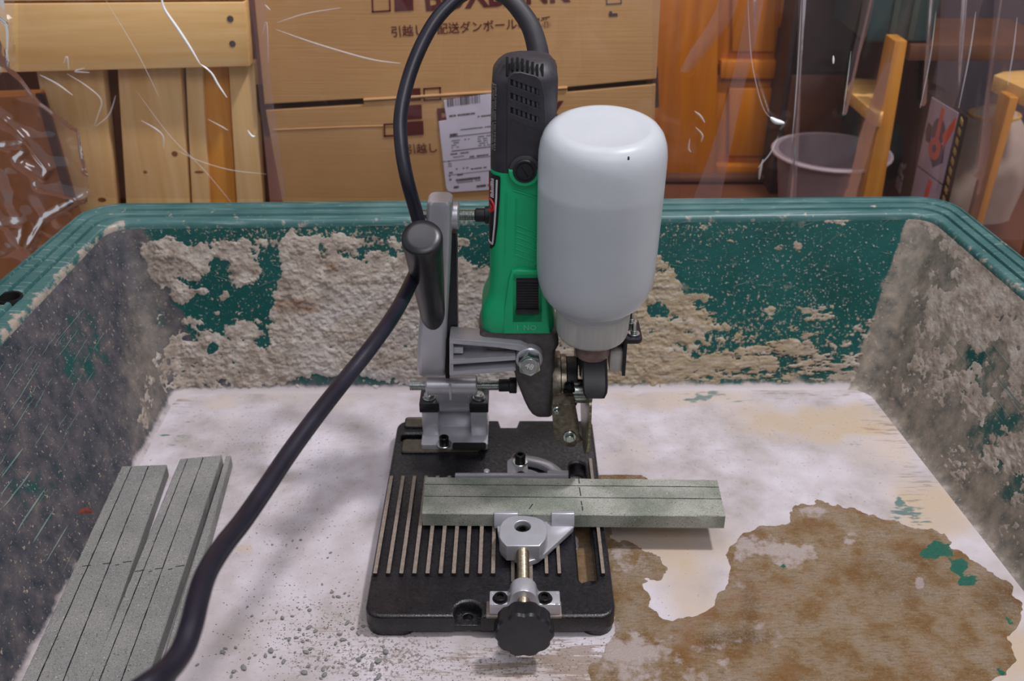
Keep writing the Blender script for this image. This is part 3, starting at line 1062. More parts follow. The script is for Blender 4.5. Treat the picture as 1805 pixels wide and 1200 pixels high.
nx0, nx1 = pz(801, 1090)[0], pz(847, 1090)[0]
ny = pz(824, 1060)[1]
nr = (nx1 - nx0) / 2
outer = arc(BX0 + .012, BY0 + .012, .012, 180, 270) + [(nx0, BY0), (nx0, ny - nr)] + arc((nx0 + nx1) / 2, ny - nr, nr, 180, 0, 12)[1:-1] + [(nx1, ny - nr), (nx1, BY0)]
outer += arc(BX1 - .012, BY0 + .012, .012, 270, 360) + arc(BX1 - .006, BY1 - .006, .006, 0, 90)
nb = [pz(915, 739), pz(910, 752), pz(883, 752), pz(879, 739)]
outer += [(nb[0][0], BY1), (nb[1][0], nb[1][1]), (nb[2][0], nb[2][1]), (nb[3][0], BY1)]
outer += arc(BX0 + .012, BY1 - .012, .012, 90, 180)
sx0, sx1 = pz(1019, 1000)[0], pz(1050, 1000)[0]
sy0, sy1 = pz(1034, 1028)[1], pz(1014, 814)[1]
slot_r = rrect(sx0, sx1, sy0, sy1, (sx1 - sx0) / 2 - .0002, 8)
lsx, lsy0, lsy1 = pz(708, 770)[0], pz(720, 777)[1], pz(720, 764)[1]
slot_l = rrect(lsx, -0.03, lsy0, lsy1, .004, 6)
base = curve_plate(outer, [slot_r, slot_l], 0.004, ZB, 0.0026, 'base_plate', M['cast_black'], stand)
foot = MB()
for x0, x1, y0, y1 in ((BX0 + .001, BX0 + .038, BY0 + .0005, BY0 + .05), (BX1 - .026, BX1 - .001, BY0 + .0005, BY0 + .05), (BX0 + .001, BX0 + .03, BY1 - .04, BY1 - .001), (BX1 - .02, BX1 - .001, BY1 - .04, BY1 - .001)):
    b = MB().prism(rrect(x0, x1, y0, y1, .0115, 5), (0, 0, 0), X, Y_, Z, 0.0007, 0.0075, 0)
    b.build('foot', M['cast_black'], stand)
# bolt-down ear in the front notch
ear = curve_plate([(nx0 - .001, BY0 + .0008), (nx1 + .001, BY0 + .0008), (nx1 + .001, ny - nr)] + arc((nx0 + nx1) / 2, ny - nr, nr + .001, 0, 180, 10) + [(nx0 - .001, ny - nr)],
                  [arc(pz(825, 1088, .010)[0], pz(825, 1088, .010)[1], .0034, 0, 360, 18)[:-1]], 0.005, 0.0105, 0.0008, 'mounting_ear', M['cast_black'], stand)
# ribs with worn tops
pitch = 0.00995
xr0 = -0.1039
yl0, yl1 = pz(662, 1016)[1], pz(690, 843)[1]


def rib(x0, x1, y0, y1, z1=0.0232):
    m = MB()
    m.box((x0, y0, ZB - .001), (x1, y1, z1), 0.0005, mi=1, seg=1)
    top = MB().box((x0 + .0003, y0 + .0003, z1 - .0004), (x1 - .0003, y1 - .0003, z1 + .00008), 0.0001, seg=1)
    m.add(top.v, top.f, 0)
    return m.build('rib', [M['worn'], M['cast_black']], stand)


for k in range(10):
    rib(xr0 + k * pitch - .0018, xr0 + k * pitch + .0018, yl0, yl1)
for pxx in (963, 985):
    xx = pz(pxx, 1000)[0]
    rib(xx - .0016, xx + .0016, yl0, yl1)
for pxx in (904, 936):
    xx = pz(pxx, 1020)[0]
    rib(xx - .0016, xx + .0016, pz(904, 1031)[1], yl1)
xx = pz(1058, 970)[0]
rib(xx - .0016, xx + .0016, yl0, pz(1044, 812)[1])
for y0_, y1_ in ((755, 737), (800, 776)):
    m = MB()
    a, b = pz(706 if y0_ > 780 else 712, y0_), pz(745, y1_)
    m.prism(rrect(a[0], -0.028, a[1], b[1], .0035, 4), (0, 0, 0), X, Y_, Z, ZB - .001, ZB + .0016, 0.0005, mi=1)
    m.prism(rrect(a[0] + .0012, -0.029, a[1] + .0012, b[1] - .0012, .003, 4), (0, 0, 0), X, Y_, Z, ZB + .001, ZB + .00175, 0)
    m.build('worn_pad', [simple('worn_pad_%d' % y0_, (84, 78, 66), (104, 96, 82), 0.6, 0.2, ns=160, bst=0.2), M['cast_black']], stand)

# ---- vise
vise = MB()
ZJ = 0.0235


def pts_px(l, z):
    return [pz(x, y, z) for x, y in l]


vise.prism(pts_px([(872, 903), (879, 945), (886, 962), (897, 976), (912, 986), (930, 990), (948, 984), (962, 974), (1011, 929), (1012, 903)], .0285), (0, 0, 0), X, Y_, Z, ZJ, .0285, .0007)
hx, hy = pz(921, 927, .0415)
blk_px = [(880, 937), (881, 927), (886, 918), (895, 911), (908, 908), (925, 908), (945, 911), (958, 917), (964, 926), (965, 940), (961, 950), (951, 962), (893, 962), (884, 953), (880, 946)]
blk = pts_px(blk_px, .0415)
jaw = vise
mb = curve_plate(blk, [arc(hx, hy, .0064, 0, 360, 24)[:-1]], .0265, .0415, .0008, '', None, None, 2)
vise.add(mb.v, mb.f)
# two upright jaws, gripping the bar
YJ = pz(900, 903, .036)[1] - .0006
for x0, x1 in ((871, 913), (972, 1012)):
    a, b = P(x0, 900, z=.0375).x, P(x1, 900, z=.0375).x
    vise.prism([(YJ, .0265), (YJ, .0382), (YJ - .0034, .0382), (YJ - .0072, .030), (YJ - .0078, .0265)], (0, 0, 0), Y_, Z, X, a, b, .0005)
vise_o = vise.build('vise_jaw', M['silver'], stand)
m = MB()
cap_screw(m, (hx, hy, .0325), Z, .0050, .0062)
m.build('socket_screw', [M['oxide']], vise_o)
m = MB().cyl((hx, hy, .0288), Z, .0066, .0022, 24, .0001)
m.build('screw_well', [M['hollow']], vise_o)
ZR = .0352
rx = P(922, 1000, z=ZR).x
ry1, ry0 = P(922, 966, z=ZR).y, P(921, 1100, z=ZR).y
m = MB().lathe(thread_prof(.0047, ry1 - ry0 + .004, .0017, .0007), (rx, ry0, ZR), Y_, 20)
m.build('vise_screw', M['brass_steel'], stand, 60)
nb_ = MB()
nx_0, nx_1 = P(863, 1050, z=.0315).x, P(987, 1050, z=.0315).x
nyf, nyb = P(925, 1084, z=.0212).y, P(925, 1041, z=.0315).y
rr = .0098
prof = [(nx_0, .0212), (nx_1, .0212), (nx_1, .0315), (rx + rr + .0016, .0315)] + [(rx + x, ZR + y) for x, y in arc(0, 0, rr, 0, 180, 14)] + [(rx - rr - .0016, .0315), (nx_0, .0315)]
nb_.prism(prof, (0, 0, 0), X, Z, Y_, nyf, nyb, .0007)
nut = nb_.build('vise_nut_block', M['silver'], stand)
for pxx in (882, 960):
    a = P(pxx, 1054, z=.032)
    m = MB().cyl((a.x, a.y, .0312), Z, .0058, .0006, 24, .0001)
    m.build('screw_well', M['hollow'], nut)
    m = MB()
    cap_screw(m, (a.x, a.y, .0312), Z, .0046, .0034)
    m.build('socket_screw', M['oxide'], nut)
for pxx, pyy in ((868, 1044), (868, 1064), (982, 1044), (982, 1064)):
    a = P(pxx, pyy, z=.0315)
    MB().cyl((a.x, a.y, .0313), Z, .0013, .0005, 10, .0002).build('ejector_stub', M['silver'], nut)
MB().box((P(857, 1080, z=.0205).x, nyf - .0012, ZB - .001), (P(990, 1080, z=.0205).x, nyb, .0213), .0005).build('machined_seat', M['worn'], stand)
m = MB()
R_K = .0208
prof = [(R_K * .55, 0), (R_K * .93, .0002), (R_K, .002), (R_K, .012), (R_K * .93, .0145), (R_K * .45, .0155), (.0075, .0157), (.0072, .021)]
ky = P(921, 1122, z=ZR).y
m.lathe(prof, (rx, ky, ZR), Y_, 96, rfun=lambda a: 1 - .045 * (0.5 + 0.5 * math.cos(10 * a)) ** 2 * 1.6)
m.build('vise_knob', simple('black_knob_plastic', (24, 23, 27), (32, 31, 36), 0.3, ns=90, bs=600, bst=.12), stand, 35)

# ---- bar of stone held in the vise
def stone_bar(name, label, TL, TR, BR, BL, z1, th, grooves, mats, group=None, seed=1, n=40, thing_loc=None):
    """top corners seen from above: TL->TR is the length, TL->BL the width"""
    rnd = random.Random(seed)
    fr = [0.0]
    for g in grooves:
        fr += [g - .010, g, g + .010]
    fr.append(1.0)
    m = MB()
    rows = []
    w = (TL - BL).length
    for k in range(n + 1):
        t = k / n
        a, b = TL + (TR - TL) * t, BL + (BR - BL) * t
        e = (b - a).normalized()
        row = [Vector((a.x, a.y, z1 - th)), Vector((a.x, a.y, z1 - .0006 - rnd.random() * .0005))]
        for q in fr:
            p = a + (b - a) * q
            dz = 0.0
            if q == 0: p = p + e * (.0004 + rnd.random() * .0006)
            if q == 1: p = p - e * (.0004 + rnd.random() * .0006)
            for g in grooves:
                if abs(q - g) < 1e-6:
                    dz = -.0008
                elif abs(abs(q - g) - .010) < 1e-6:
                    p = p + e * rnd.uniform(-.00016, .00016)
            row.append(Vector((p.x, p.y, z1 + dz)))
        row += [Vector((b.x, b.y, z1 - .0006 - rnd.random() * .0005)), Vector((b.x, b.y, z1 - th))]
        rows.append(row)
    nn_ = len(rows[0])
    m.loft(rows, 0)
    mi = []
    for k in range(n):
        for j in range(nn_):
            dark = 0
            if 2 <= j < nn_ - 3:
                q0, q1 = fr[j - 2], fr[j - 1]
                if any(abs(q0 - g) < 1e-6 or abs(q1 - g) < 1e-6 for g in grooves):
                    dark = 1
            mi.append(dark)
    m.mi = mi + [0, 0]
    o = m.build(name, mats, None, 30)
    return tag(o, label, 'stone', group)


ZS = .0362
sTL, sTR, sBR, sBL = P(750, 840, z=ZS), P(1264, 845, z=ZS), P(1279, 909, z=ZS), P(744, 904, z=ZS)
bar = stone_bar('stone_bar', 'damp grey-green stone bar clamped across the ribbed iron base', sTL, sTR, sBR, sBL, ZS, .0127, (.215, .545), [M['stone_wet'], M['ink']], seed=3)


def dash(pts, w, z, parent, name='pencil_mark'):
    m = MB()
    a, b = P(*pts[0], z=z), P(*pts[1], z=z)
    d = (b - a).normalized()
    sd = Vector((-d.y, d.x, 0)) * w
    k = [a - sd * .6, a + sd, b + sd * .8, b - sd]
    m.add([(q.x, q.y, z - .0002) for q in k] + [(q.x, q.y, z + .00012) for q in k], [(0, 1, 2, 3), (4, 5, 6, 7), (0, 1, 5, 4), (1, 2, 6, 5), (2, 3, 7, 6), (3, 0, 4, 7)])
    return m.build(name, M['ink'], parent, 0)


for q in (((1020, 841), (1021, 852)), ((1021, 859), (1024, 874)), ((1024, 883), (1026, 890)), ((1026, 892), (1027, 900)), ((933, 897), (939, 888))):
    dash(q, .0005, ZS, bar)

# ---- mitre fence behind the bar
FY = sTL.y + .0008
fz = .0372
fx0, fx1 = P(802, 836, z=fz).x, P(1001, 836, z=fz).x
fence = MB().box((fx0, FY, .0236), (fx1, FY + .0036, fz), .0006)
qc = P(920, 838, z=.0262)
qc = Vector((qc.x, FY + .004, 0))
ang = lambda r, a0, a1, n: arc(qc.x, qc.y, r, a0, a1, n)
ring_pts = ang(.0385, 2, 88, 18) + ang(.0295, 88, 2, 18)
fence.prism(ring_pts, (0, 0, 0), X, Y_, Z, .0212, .0268, .0005)
lx0, lx1 = P(894, 810, z=.0268).x, P(930, 810, z=.0268).x
fence.prism(rrect(lx0, lx1, FY, FY + .0385, .006, 5), (0, 0, 0), X, Y_, Z, .0212, .0268, .0005)
fence.prism(ang(.020, 0, 90, 10) + [(qc.x, qc.y)], (0, 0, 0), X, Y_, Z, .0212, .0262, .0004)
fence.box((P(965, 836, z=fz).x, FY + .0008, .0240), (P(1002, 836, z=fz).x, FY + .0065, fz + .0004), .0006)
c = P(985, 832, z=.0268)
fence.cyl((c.x, FY + .012, .0268), Z, .0022, .0010, 12, .0003)
fn = fence.build('mitre_fence', M['silver'], stand)
c = P(858, 832, z=fz)
MB().cyl((c.x, FY + .004, .0240), Z, .0026, .0155, 14, .0006).build('stop_pin', M['silver'], fn)
c = P(917, 812, z=.0285)
m = MB().cyl((c.x, c.y, .0268), Z, .0068, .0012, 24, .0004)
m.build('washer', M['zinc'], fn)
m = MB()
cap_screw(m, (c.x, c.y, .028), Z, .0046, .0078)
m.build('socket_screw', M['oxide'], fn)
m = MB()
m.lathe([(.0070, 0), (.0078, .0006), (.0078, .0046), (.0070, .0052), (.0060, .0052), (.0056, .001)], (c.x, c.y + .010, ZB + .0004), Z, 24)
m.build('clamp_ring', M['worn'], fn)
c = P(918, 838, z=.031)
m = MB()
cap_screw(m, (c.x, FY + .0085, .0262), Z, .0042, .006)
m.build('socket_screw', M['oxide'], fn)

# ---- hinge bracket
hinge = MB()
HX0, HX1 = -.0816, -.0216
hinge.prism(rrect(HX0, HX1, .729, .778, .002, 3), (0, 0, 0), X, Y_, Z, ZB + .0017, .0272, .0011)
PY0, PY1 = .743, .774
for x0, x1 in ((HX0 + .0006, HX0 + .0155), (HX1 - .0155, HX1 - .0006)):
    hinge.box((x0, PY0, .0265), (x1, PY1, .0530), .0012)
hinge.box((HX0 + .014, .757, .0265), (HX1 - .014, PY1, .0465), .0008)
hb = hinge.build('hinge_bracket', M['silver'], stand)
for x0, x1 in ((HX0 - .0012, HX0 + .0160), (HX1 - .0165, HX1 + .0006)):
    cap = MB().box((x0, PY0 - .001, .0528), (x1, PY1 + .001, .0626), .0009).build('hinge_cap', M['black_plastic'], stand)
    for yy in (PY0 + .008, PY1 - .006):
        m = MB()
        hex_bolt(m, ((x0 + x1) / 2, yy, .0624), Z, .0042, .004, .0060, spin=.3)
        m.build('hex_bolt', M['zinc'], cap)
c = P(783, 776, z=.030)
MB().cyl((c.x, c.y - .002, .0272), Z, .0070, .0012, 24, .0004).build('washer', M['zinc'], hb)
m = MB()
cap_screw(m, (c.x, c.y - .002, .0282), Z, .0044, .0072)
m.build('socket_screw', M['oxide'], hb)
a, b = P(797, 790, z=.0272), P(857, 780, z=.0272)
MB().prism(rrect(a.x, b.x, a.y, b.y, .0016, 4), (0, 0, 0), X, Y_, Z, .0262, .02735, 0).build('adjusting_slot', M['hollow'], hb)

# ---- swing arm: hinge barrel, lower boss, upright, top boss
arm = MB()
BXC = (HX0 + HX1) / 2
arm.lathe([(.0115, 0), (.0135, .0016), (.0135, .0284), (.0115, .030)], (BXC - .0150, .757, .0605), X, 32)
bz = P(795, 679, Y=.722).z
bx0, bx1 = P(750, 679, Y=.716).x, P(841, 679, Y=.716).x
arm.lathe([(.0078, 0), (.0090, .0012), (.0090, bx1 - bx0 - .0012), (.0078, bx1 - bx0)], (bx0, .722, bz), X, 32)
arm.box((P(794, 690, Y=.715).x - .001, .7125, bz - .0092), (P(794, 690, Y=.715).x + .001, .716, bz + .006), .0004)
arm.loft([[(BXC - .0145, .7465, .058), (BXC + .0148, .7465, .058), (BXC + .0148, .767, .058), (BXC - .0145, .767, .058)],
          [(bx0 + .006, .7185, bz), (bx1 - .010, .7185, bz), (bx1 - .010, .733, bz), (bx0 + .006, .733, bz)]])
# upright, from outline rows (picture y, left x, right x)
rows = [(676, 737, 783), (674.5, 736, 784), (671, 735, 785), (664, 734.5, 785.5), (650, 734, 786), (630, 734.5, 786.5), (605, 735.5, 787), (575, 738, 788), (545, 740, 790), (500, 743.5, 792.5), (440, 748, 795), (380, 751, 797), (364, 752, 797), (359.5, 753, 796), (357, 756, 793)]
AY, AT = .704, .030
zb = P(760, 676, Y=AY).z
rings = []
for pyy, l, r in rows:
    zz = P(760, pyy, Y=AY).z
    t = min(1.0, (zz - zb) / .024)
    y0 = AY + .014 * (1 - math.sqrt(max(0, 1 - (1 - t) ** 2)))
    y1 = AY + AT - .014 * (1 - math.sqrt(max(0, 1 - (1 - t) ** 2)))
    if pyy < 600:
        y1 = AY + AT - .008 * min(1, (600 - pyy) / 120)
    xl, xr_ = P(l, pyy, Y=AY).x, P(r, pyy, Y=AY).x
    rings.append([(q[0], q[1], zz) for q in rrect(xl, xr_, y0, y1, .0045, 5)])
arm.loft(rings)
tz = P(800, 380, Y=.717).z
tx0, tx1 = P(775, 380, Y=.712).x, P(809, 380, Y=.712).x
arm.lathe([(.0090, 0), (.0106, .001), (.0106, tx1 - tx0 - .001), (.0095, tx1 - tx0)], (tx0, .717, tz), X, 32)
arm_o = arm.build('swing_arm', M['silver'], stand, 35)
# dark plate standing in for the shade on the arm's right side
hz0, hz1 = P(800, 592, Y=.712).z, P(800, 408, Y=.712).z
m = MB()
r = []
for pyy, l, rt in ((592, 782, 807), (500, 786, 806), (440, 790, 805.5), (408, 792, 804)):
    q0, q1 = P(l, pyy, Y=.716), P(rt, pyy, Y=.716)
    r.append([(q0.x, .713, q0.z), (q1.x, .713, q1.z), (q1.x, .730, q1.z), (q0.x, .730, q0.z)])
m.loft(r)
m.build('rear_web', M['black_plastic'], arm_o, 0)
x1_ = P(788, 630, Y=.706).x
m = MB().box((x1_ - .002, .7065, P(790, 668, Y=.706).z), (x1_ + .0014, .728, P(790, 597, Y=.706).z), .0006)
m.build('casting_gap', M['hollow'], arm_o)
# threaded rods with rubber tips
for (pa, pb, pyy, yy, stub) in ((808, 840, 379, .717, (744, 760)), (838, 881, 673, .722, (722, 756))):
    zz = P(840, pyy, Y=yy).z if pyy < 500 else bz
    for q0, q1 in ((pa, pb), stub):
        x0, x1 = P(q0, pyy, Y=yy).x, P(q1, pyy, Y=yy).x
        MB().lathe(thread_prof(.0045, x1 - x0, .0013, .0006), (x0, yy, zz), X, 22).build('threaded_rod', M['zinc'], arm_o, 60)
    x0 = P(pb - 2, pyy, Y=yy).x
    L1 = (P(867, pyy, Y=yy).x - x0) if pyy < 500 else (P(911, pyy, Y=yy).x - x0)
    MB().lathe([(.0050, 0), (.0054, .0006), (.0054, L1 * .55), (.0056, L1 * .56), (.0068, L1 * .60), (.0070, L1 * .95), (.0064, L1)], (x0, yy, zz), X, 28).build('rubber_tip', M['rubber'], arm_o)
# handle
hr, ht = P(764, 563, Y=.712), P(743.5, 417, Y=.640)
hd = (ht - hr).normalized()
L = (ht - hr).length
m = MB().lathe([(.0090, -.004), (.0096, 0), (.0108, L * .25), (.0124, L * .55), (.0140, L * .88), (.0146, L * .975), (.0143, L * .992), (.0134, L * 1.002), (.0090, L * 1.006), (.001, L * 1.008)], hr, hd, 40)
m.build('handle', M['black_plastic'], stand, 50)
# ribbed bracket that carries the bolt
LY0, LY1 = .690, .712


def pp(l, Y):
    return [(P(x, y, Y=Y).x, P(x, y, Y=Y).z) for x, y in l]


br = MB()
br.prism(pp([(793, 598), (915, 609), (940, 618), (946, 640), (935, 655), (909, 655), (793, 664)], LY0), (0, 0, 0), X, Z, Y_, LY1 - .004, LY1, .0006)
for poly in ([(793, 597), (880, 603.5), (918, 607), (945, 620), (940, 628), (912, 618), (880, 613), (793, 606)],
             [(793, 634), (909, 628), (909, 635), (793, 643)],
             [(793, 655), (909, 647), (909, 654), (793, 663)],
             [(792, 597.5), (799, 598.5), (799, 662), (792, 662.5)]):
    o_ = .0007 if poly[1][0] == 799 else 0
    br.prism(pp(poly, LY0), (0, 0, 0), X, Z, Y_, LY0 + o_, LY1 - .001 - o_, .0006)
br.box((P(799, 628, Y=LY0).x - .0005, LY0 + .004, P(799, 628, Y=LY0).z), (P(816, 620, Y=LY0).x, LY1 - .001, P(799, 617, Y=LY0).z), .001)
bc = P(933, 634, Y=LY0)
br.lathe([(.0098, 0), (.0108, .0008), (.0112, .022), (.011, .023)], (bc.x, LY0 - .0006, bc.z), Y_, 32)
br_o = br.build('support_bracket', M['silver'], stand, 35)
m = MB()
hex_bolt(m, (bc.x, LY0 - .0004, bc.z), -Y_, .0083, .0100, 0, spin=.12)
hxb = m.build('hex_bolt', M['zinc'], stand)
fy = LY0 - .0004 - .0100 - .0003
tx = text_mb('48', .0066, (bc.x, fy + .00005, bc.z), (math.cos(-.35), 0, math.sin(-.35)), (-math.sin(-.35), 0, math.cos(-.35)), .0003, .00016)
tx.build('stamped_number', M['white_print'], hxb, 0)
# ================================================================== ANGLE GRINDER
gr = thing('angle_grinder', 'green and black corded angle grinder mounted upright on the stand, blade guard at right', 'grinder', (0.012, 0.722, 0.05))


def Yf(py):
    """depth of the housing's front face at picture row py (axis leans a little towards the viewer)"""
    return .697 + (py - 587) / (105 - 587) * (-.022)


GD = .052


def body(rows, r=.012, y_in=0.0, depth=GD, n=5):
    rings = []
    for row in rows:
        pyy, l, rr_ = row[:3]
        y0 = Yf(pyy) + (row[3] if len(row) > 3 else y_in)
        dd = row[4] if len(row) > 4 else depth
        a, b = P(l, pyy, Y=y0), P(rr_, pyy, Y=y0)
        rings.append([(q[0], q[1], a.z) for q in rrect(a.x, b.x, y0, y0 + dd, r, n)])
    return rings


green = MB().loft(body([(588, 849, 977, .001, .056), (586, 848, 978, -.001, .058), (572, 847, 978, -.002, .060), (560, 848, 977, -.002, .060), (548, 851, 974, -.0015, .058), (536, 856, 970, -.0005, .055), (524, 860, 967), (510, 862, 966), (480, 863, 966), (440, 863, 966), (400, 863, 967), (350, 863.5, 970), (320, 864, 972), (306, 864, 973)]))
green_o = green.build('motor_housing', M['green_plastic'], gr, 35)
tail = MB().loft(body([(307, 864.5, 972.5, .0006, .0505), (303, 864, 973), (270, 864, 977), (230, 864.5, 981), (190, 865, 984), (158, 866, 985), (146, 867, 985), (138, 869, 984, .001, .050), (126, 876, 980, .004, .045), (114, 886, 973, .008, .038), (108, 891, 968, .012, .030)], r=.013))
tail_o = tail.build('tail_housing', M['tail_plastic'], gr, 35)

# raised vent panel on the tail, with slots cut through it
po = P(925, 200, Y=Yf(200))
pay = (P(925, 130, Y=Yf(130)) - P(925, 280, Y=Yf(280)))
pay = Vector((0, pay.y, pay.z)).normalized()
pan = X.cross(pay)          # towards the viewer
if pan.y > 0:
    pan = -pan


def on_plane(px, py, o=po, ax=X, ay=pay, an=pan):
    d = Vector(ray(px, py))
    c0 = Vector((0, 0, CAM_H))
    t = (o - c0).dot(an) / d.dot(an)
    q = c0 + d * t - o
    return (q.dot(ax), q.dot(ay))


def PL(l):
    return [on_plane(*q) for q in l]


PF = (po, X, pay, pan)
slots = []
for yl, h in ((138, 11), (162, 11), (187, 11)):
    slots.append([(900, yl), (949, yl + 18), (950, yl + 18 + h), (900, yl + h)])
pm = curve_plate(PL([(893, 298), (895, 136), (905, 127), (918, 126), (945, 133), (955, 142), (960, 165), (968, 298)]), [PL(s) for s in slots], -.0004, .0016, .0005, '', None, None, 2, plane=PF)
pm.build('vent_panel', M['tail_plastic'], tail_o, 35)
for s in slots:
    vm = MB().prism(PL([(s[0][0] - 1, s[0][1] - 1), (s[1][0] + 1, s[1][1] - 1), (s[2][0] + 1, s[2][1] + 1), (s[3][0] - 1, s[3][1] + 1)]), *PF, -.001, .0002)
    vo = vm.build('vent_slot', M['hollow'], tail_o, 0)
fm = MB()
for i, s in enumerate(slots):
    for k in range(6):
        x = 904.5 + k * 8.2
        yy = s[0][1] + (x - 900) * 18 / 49
        fm.prism(PL([(x, yy), (x + 4.6, yy + 1.7), (x + 4.8, yy + 12.4), (x + .2, yy + 10.7)]), *PF, 0, .0006 if i else .0003)
fm.build('vent_fins', simple('vent_fin', (74, 74, 80), (60, 60, 66), .45, bst=.1), tail_o, 0)['kind'] = 'stuff'
m = MB().prism(PL([(901, 209), (952, 228), (952, 229.5), (901, 210.5)]), *PF, .0014, .0019, 0)
m.build('panel_ridge', M['tail_plastic'], tail_o, 0)
# slots round the end
for k, (x, y) in enumerate([(894, 119), (903, 115), (912, 114), (921, 116), (930, 119), (939, 122), (947, 126), (956, 131)]):
    yy = Yf(120) + .0045
    a = P(x, y, Y=yy)
    h = .0042 + (.0022 if k in (0, 7) else 0)
    MB().box((a.x - .0009, a.y - .0012, a.z - h), (a.x + .0009, a.y + .006, a.z + h), .0005, Matrix.Rotation(math.radians(-18), 3, 'X')).build('end_vent', M['hollow'], tail_o)
def flank(py, th, d=0.0, r=.0125, xl=None):
    """point on the rounded left front edge: th=0 faces the viewer, 90 faces left"""
    y0 = Yf(py)
    a = P(863.8 if py > 300 else 866.5 - (py - 150) / 75, py, Y=y0)
    t_ = math.radians(th)
    return Vector((a.x + r - (r + d) * math.sin(t_), y0 + r - (r + d) * math.cos(t_), a.z))


def arc_plate(m, rows, d0, d1, n=6):
    """rows: (py, th0, th1) -> thin plate wrapped on the edge"""
    r = []
    for py, t0, t1 in rows:
        out = [flank(py, t0 + (t1 - t0) * k / n, d1) for k in range(n + 1)]
        r.append(out + [flank(py, t0 + (t1 - t0) * k / n, d0) for k in range(n, -1, -1)])
    return m.loft(r)


rnd = random.Random(5)
m = MB()
yy = 152.0
while yy < 268:
    h = rnd.uniform(.8, 2.2)
    for t0, t1 in ((46, 52), (56, 64), (68, 76)):
        if rnd.random() < .8:
            arc_plate(m, [(yy, t0 + rnd.uniform(0, 2), t1), (yy + h, t0 + rnd.uniform(0, 2), t1)], -.0002, .0007, 2)
    yy += h + rnd.uniform(.6, 1.6)
m.build('rating_print', simple('faded_print', (120, 116, 112), None, .6, bst=0), tail_o, 0)['kind'] = 'stuff'

# brush cap in its collar
ca = P(925, 297, Y=Yf(297))
ax_ = -Y_
gcol = MB()
prof_g = [(.0118 * math.cos(math.radians(a)), .0118 * math.sin(math.radians(a))) for a in range(175, 366, 10)]
gcol.prism(prof_g, (ca.x, ca.y, ca.z), X, Z, -Y_, -.004, .0052, .0012)
gcol.build('brush_collar_lower', M['green_plastic'], green_o)
bcol = MB()
bcol.prism([(.0112 * math.cos(math.radians(a)), .0112 * math.sin(math.radians(a))) for a in range(0, 181, 10)], (ca.x, ca.y, ca.z), X, Z, -Y_, -.004, .0046, .0010)
bcol.build('brush_collar_upper', M['tail_plastic'], tail_o)
bcap = MB().lathe([(.0086, 0), (.0086, .0062), (.0080, .0068), (.0070, .0068), (.0068, .0060), (.0060, .0060), (.0057, .0068), (.002, .0069)], (ca.x, ca.y, ca.z), -Y_, 36)
bo = bcap.build('brush_cap', M['rubber'], gr)
MB().box((ca.x - .0005, ca.y - .0072, ca.z - .0046), (ca.x + .0005, ca.y - .006, ca.z + .0046), .0001, Matrix.Rotation(math.radians(-28), 3, 'Y')).build('screwdriver_slot', M['hollow'], bo, 0)

# green front: seam lines, sloping finger ridges, lettering
gm = MB()
gp = P(915, 420, Y=Yf(420))
GF = (gp, X, pay, pan)


def GP(l):
    return [on_plane(q[0], q[1], gp) for q in l]


def G3(px, py, d=0.0):
    u, v = on_plane(px, py, gp)
    return gp + X * u + pay * v + pan * d


for k in range(6):
    y = 396 + k * 10.5
    gm.tube([G3(910 - k * .4, y), G3(946, y + 13.5)], .0007, 8)
for l in ([(904, 335), (945, 348)], [(892, 340), (889, 470)], [(910, 350), (907, 455)]):
    gm.tube([G3(*l[0]), G3(*l[1])], .00055, 8)
gm.build('finger_ridges', M['green_plastic'], green_o)
text_mb('OFF  0', .0074, G3(929, 466, .0001), -X, -pay, .0007, .00012).build('lettering', simple('green_letters', (40, 172, 124), None, .5, bst=0), green_o, 0)
sw = curve_plate(GP([(886, 584), (889, 540), (897, 488), (902, 474), (912, 471), (955, 474), (962, 500), (966, 540), (970, 584)]), [GP([(908, 482), (951, 482), (951, 559), (908, 559)])], -.003, .0042, .0018, '', None, None, 3, plane=GF)
sw.build('switch_surround', M['green_plastic'], green_o, 40)
sm = MB().prism(GP([(909, 484), (950, 484), (950, 545), (909, 545)]), *GF, -.001, .0044, .0008)
for k in range(11):
    y = 490 + k * 4.6
    sm.tube([G3(910, y, .0045), G3(949, y, .0045)], .0006, 6)
sm.prism(GP([(909, 538), (950, 538), (950, 546), (909, 546)]), *GF, .003, .0066, .0008)
sm.build('slide_switch', M['black_plastic'], gr, 40)
for x in (914, 932):
    MB().prism(GP([(x, 545), (x + 10, 545), (x + 10, 554), (x, 554)]), *GF, -.001, .0030, .0006).build('switch_clip', M['green_plastic'], green_o)
text_mb('ON  I', .0066, G3(928, 571, .0043), -X, -pay, .0006, .0001).build('lettering', simple('light_green_letters', (96, 190, 150), None, .5, bst=0), green_o, 0)
# maker's label on the left flank: black plate, pale border, red emblem
lrows = [(311, 28, 88), (314, 23, 92), (350, 25, 92), (400, 32, 92), (430, 40, 92), (437, 46, 92), (444, 62, 92)]
lab = arc_plate(MB(), lrows, -.001, .0012, 8).build('maker_label', M['black_plastic'], green_o, 30)
m = arc_plate(MB(), [(318, 30, 36), (350, 32, 38), (400, 39, 45), (432, 47, 53)], .0008, .0016, 2)
arc_plate(m, [(432, 47, 88), (435, 50, 88)], .0008, .0016, 4)
m.build('label_print', M['white_print'], green_o, 0)
m = MB()
rnd = random.Random(3)
yy = 318.0
while yy < 352:
    h = rnd.uniform(1.2, 2.4)
    arc_plate(m, [(yy, 46, 62 + rnd.choice((0, 0, -8))), (yy + h, 46, 62)], .0008, .0016, 2)
    yy += h + .9
m.build('label_print', M['white_print'], green_o, 0)
pts = [flank(367 - 11 * math.cos(a), 66 - 22 * math.sin(a), .0014) for a in np.linspace(-.7, 3.7, 14)]
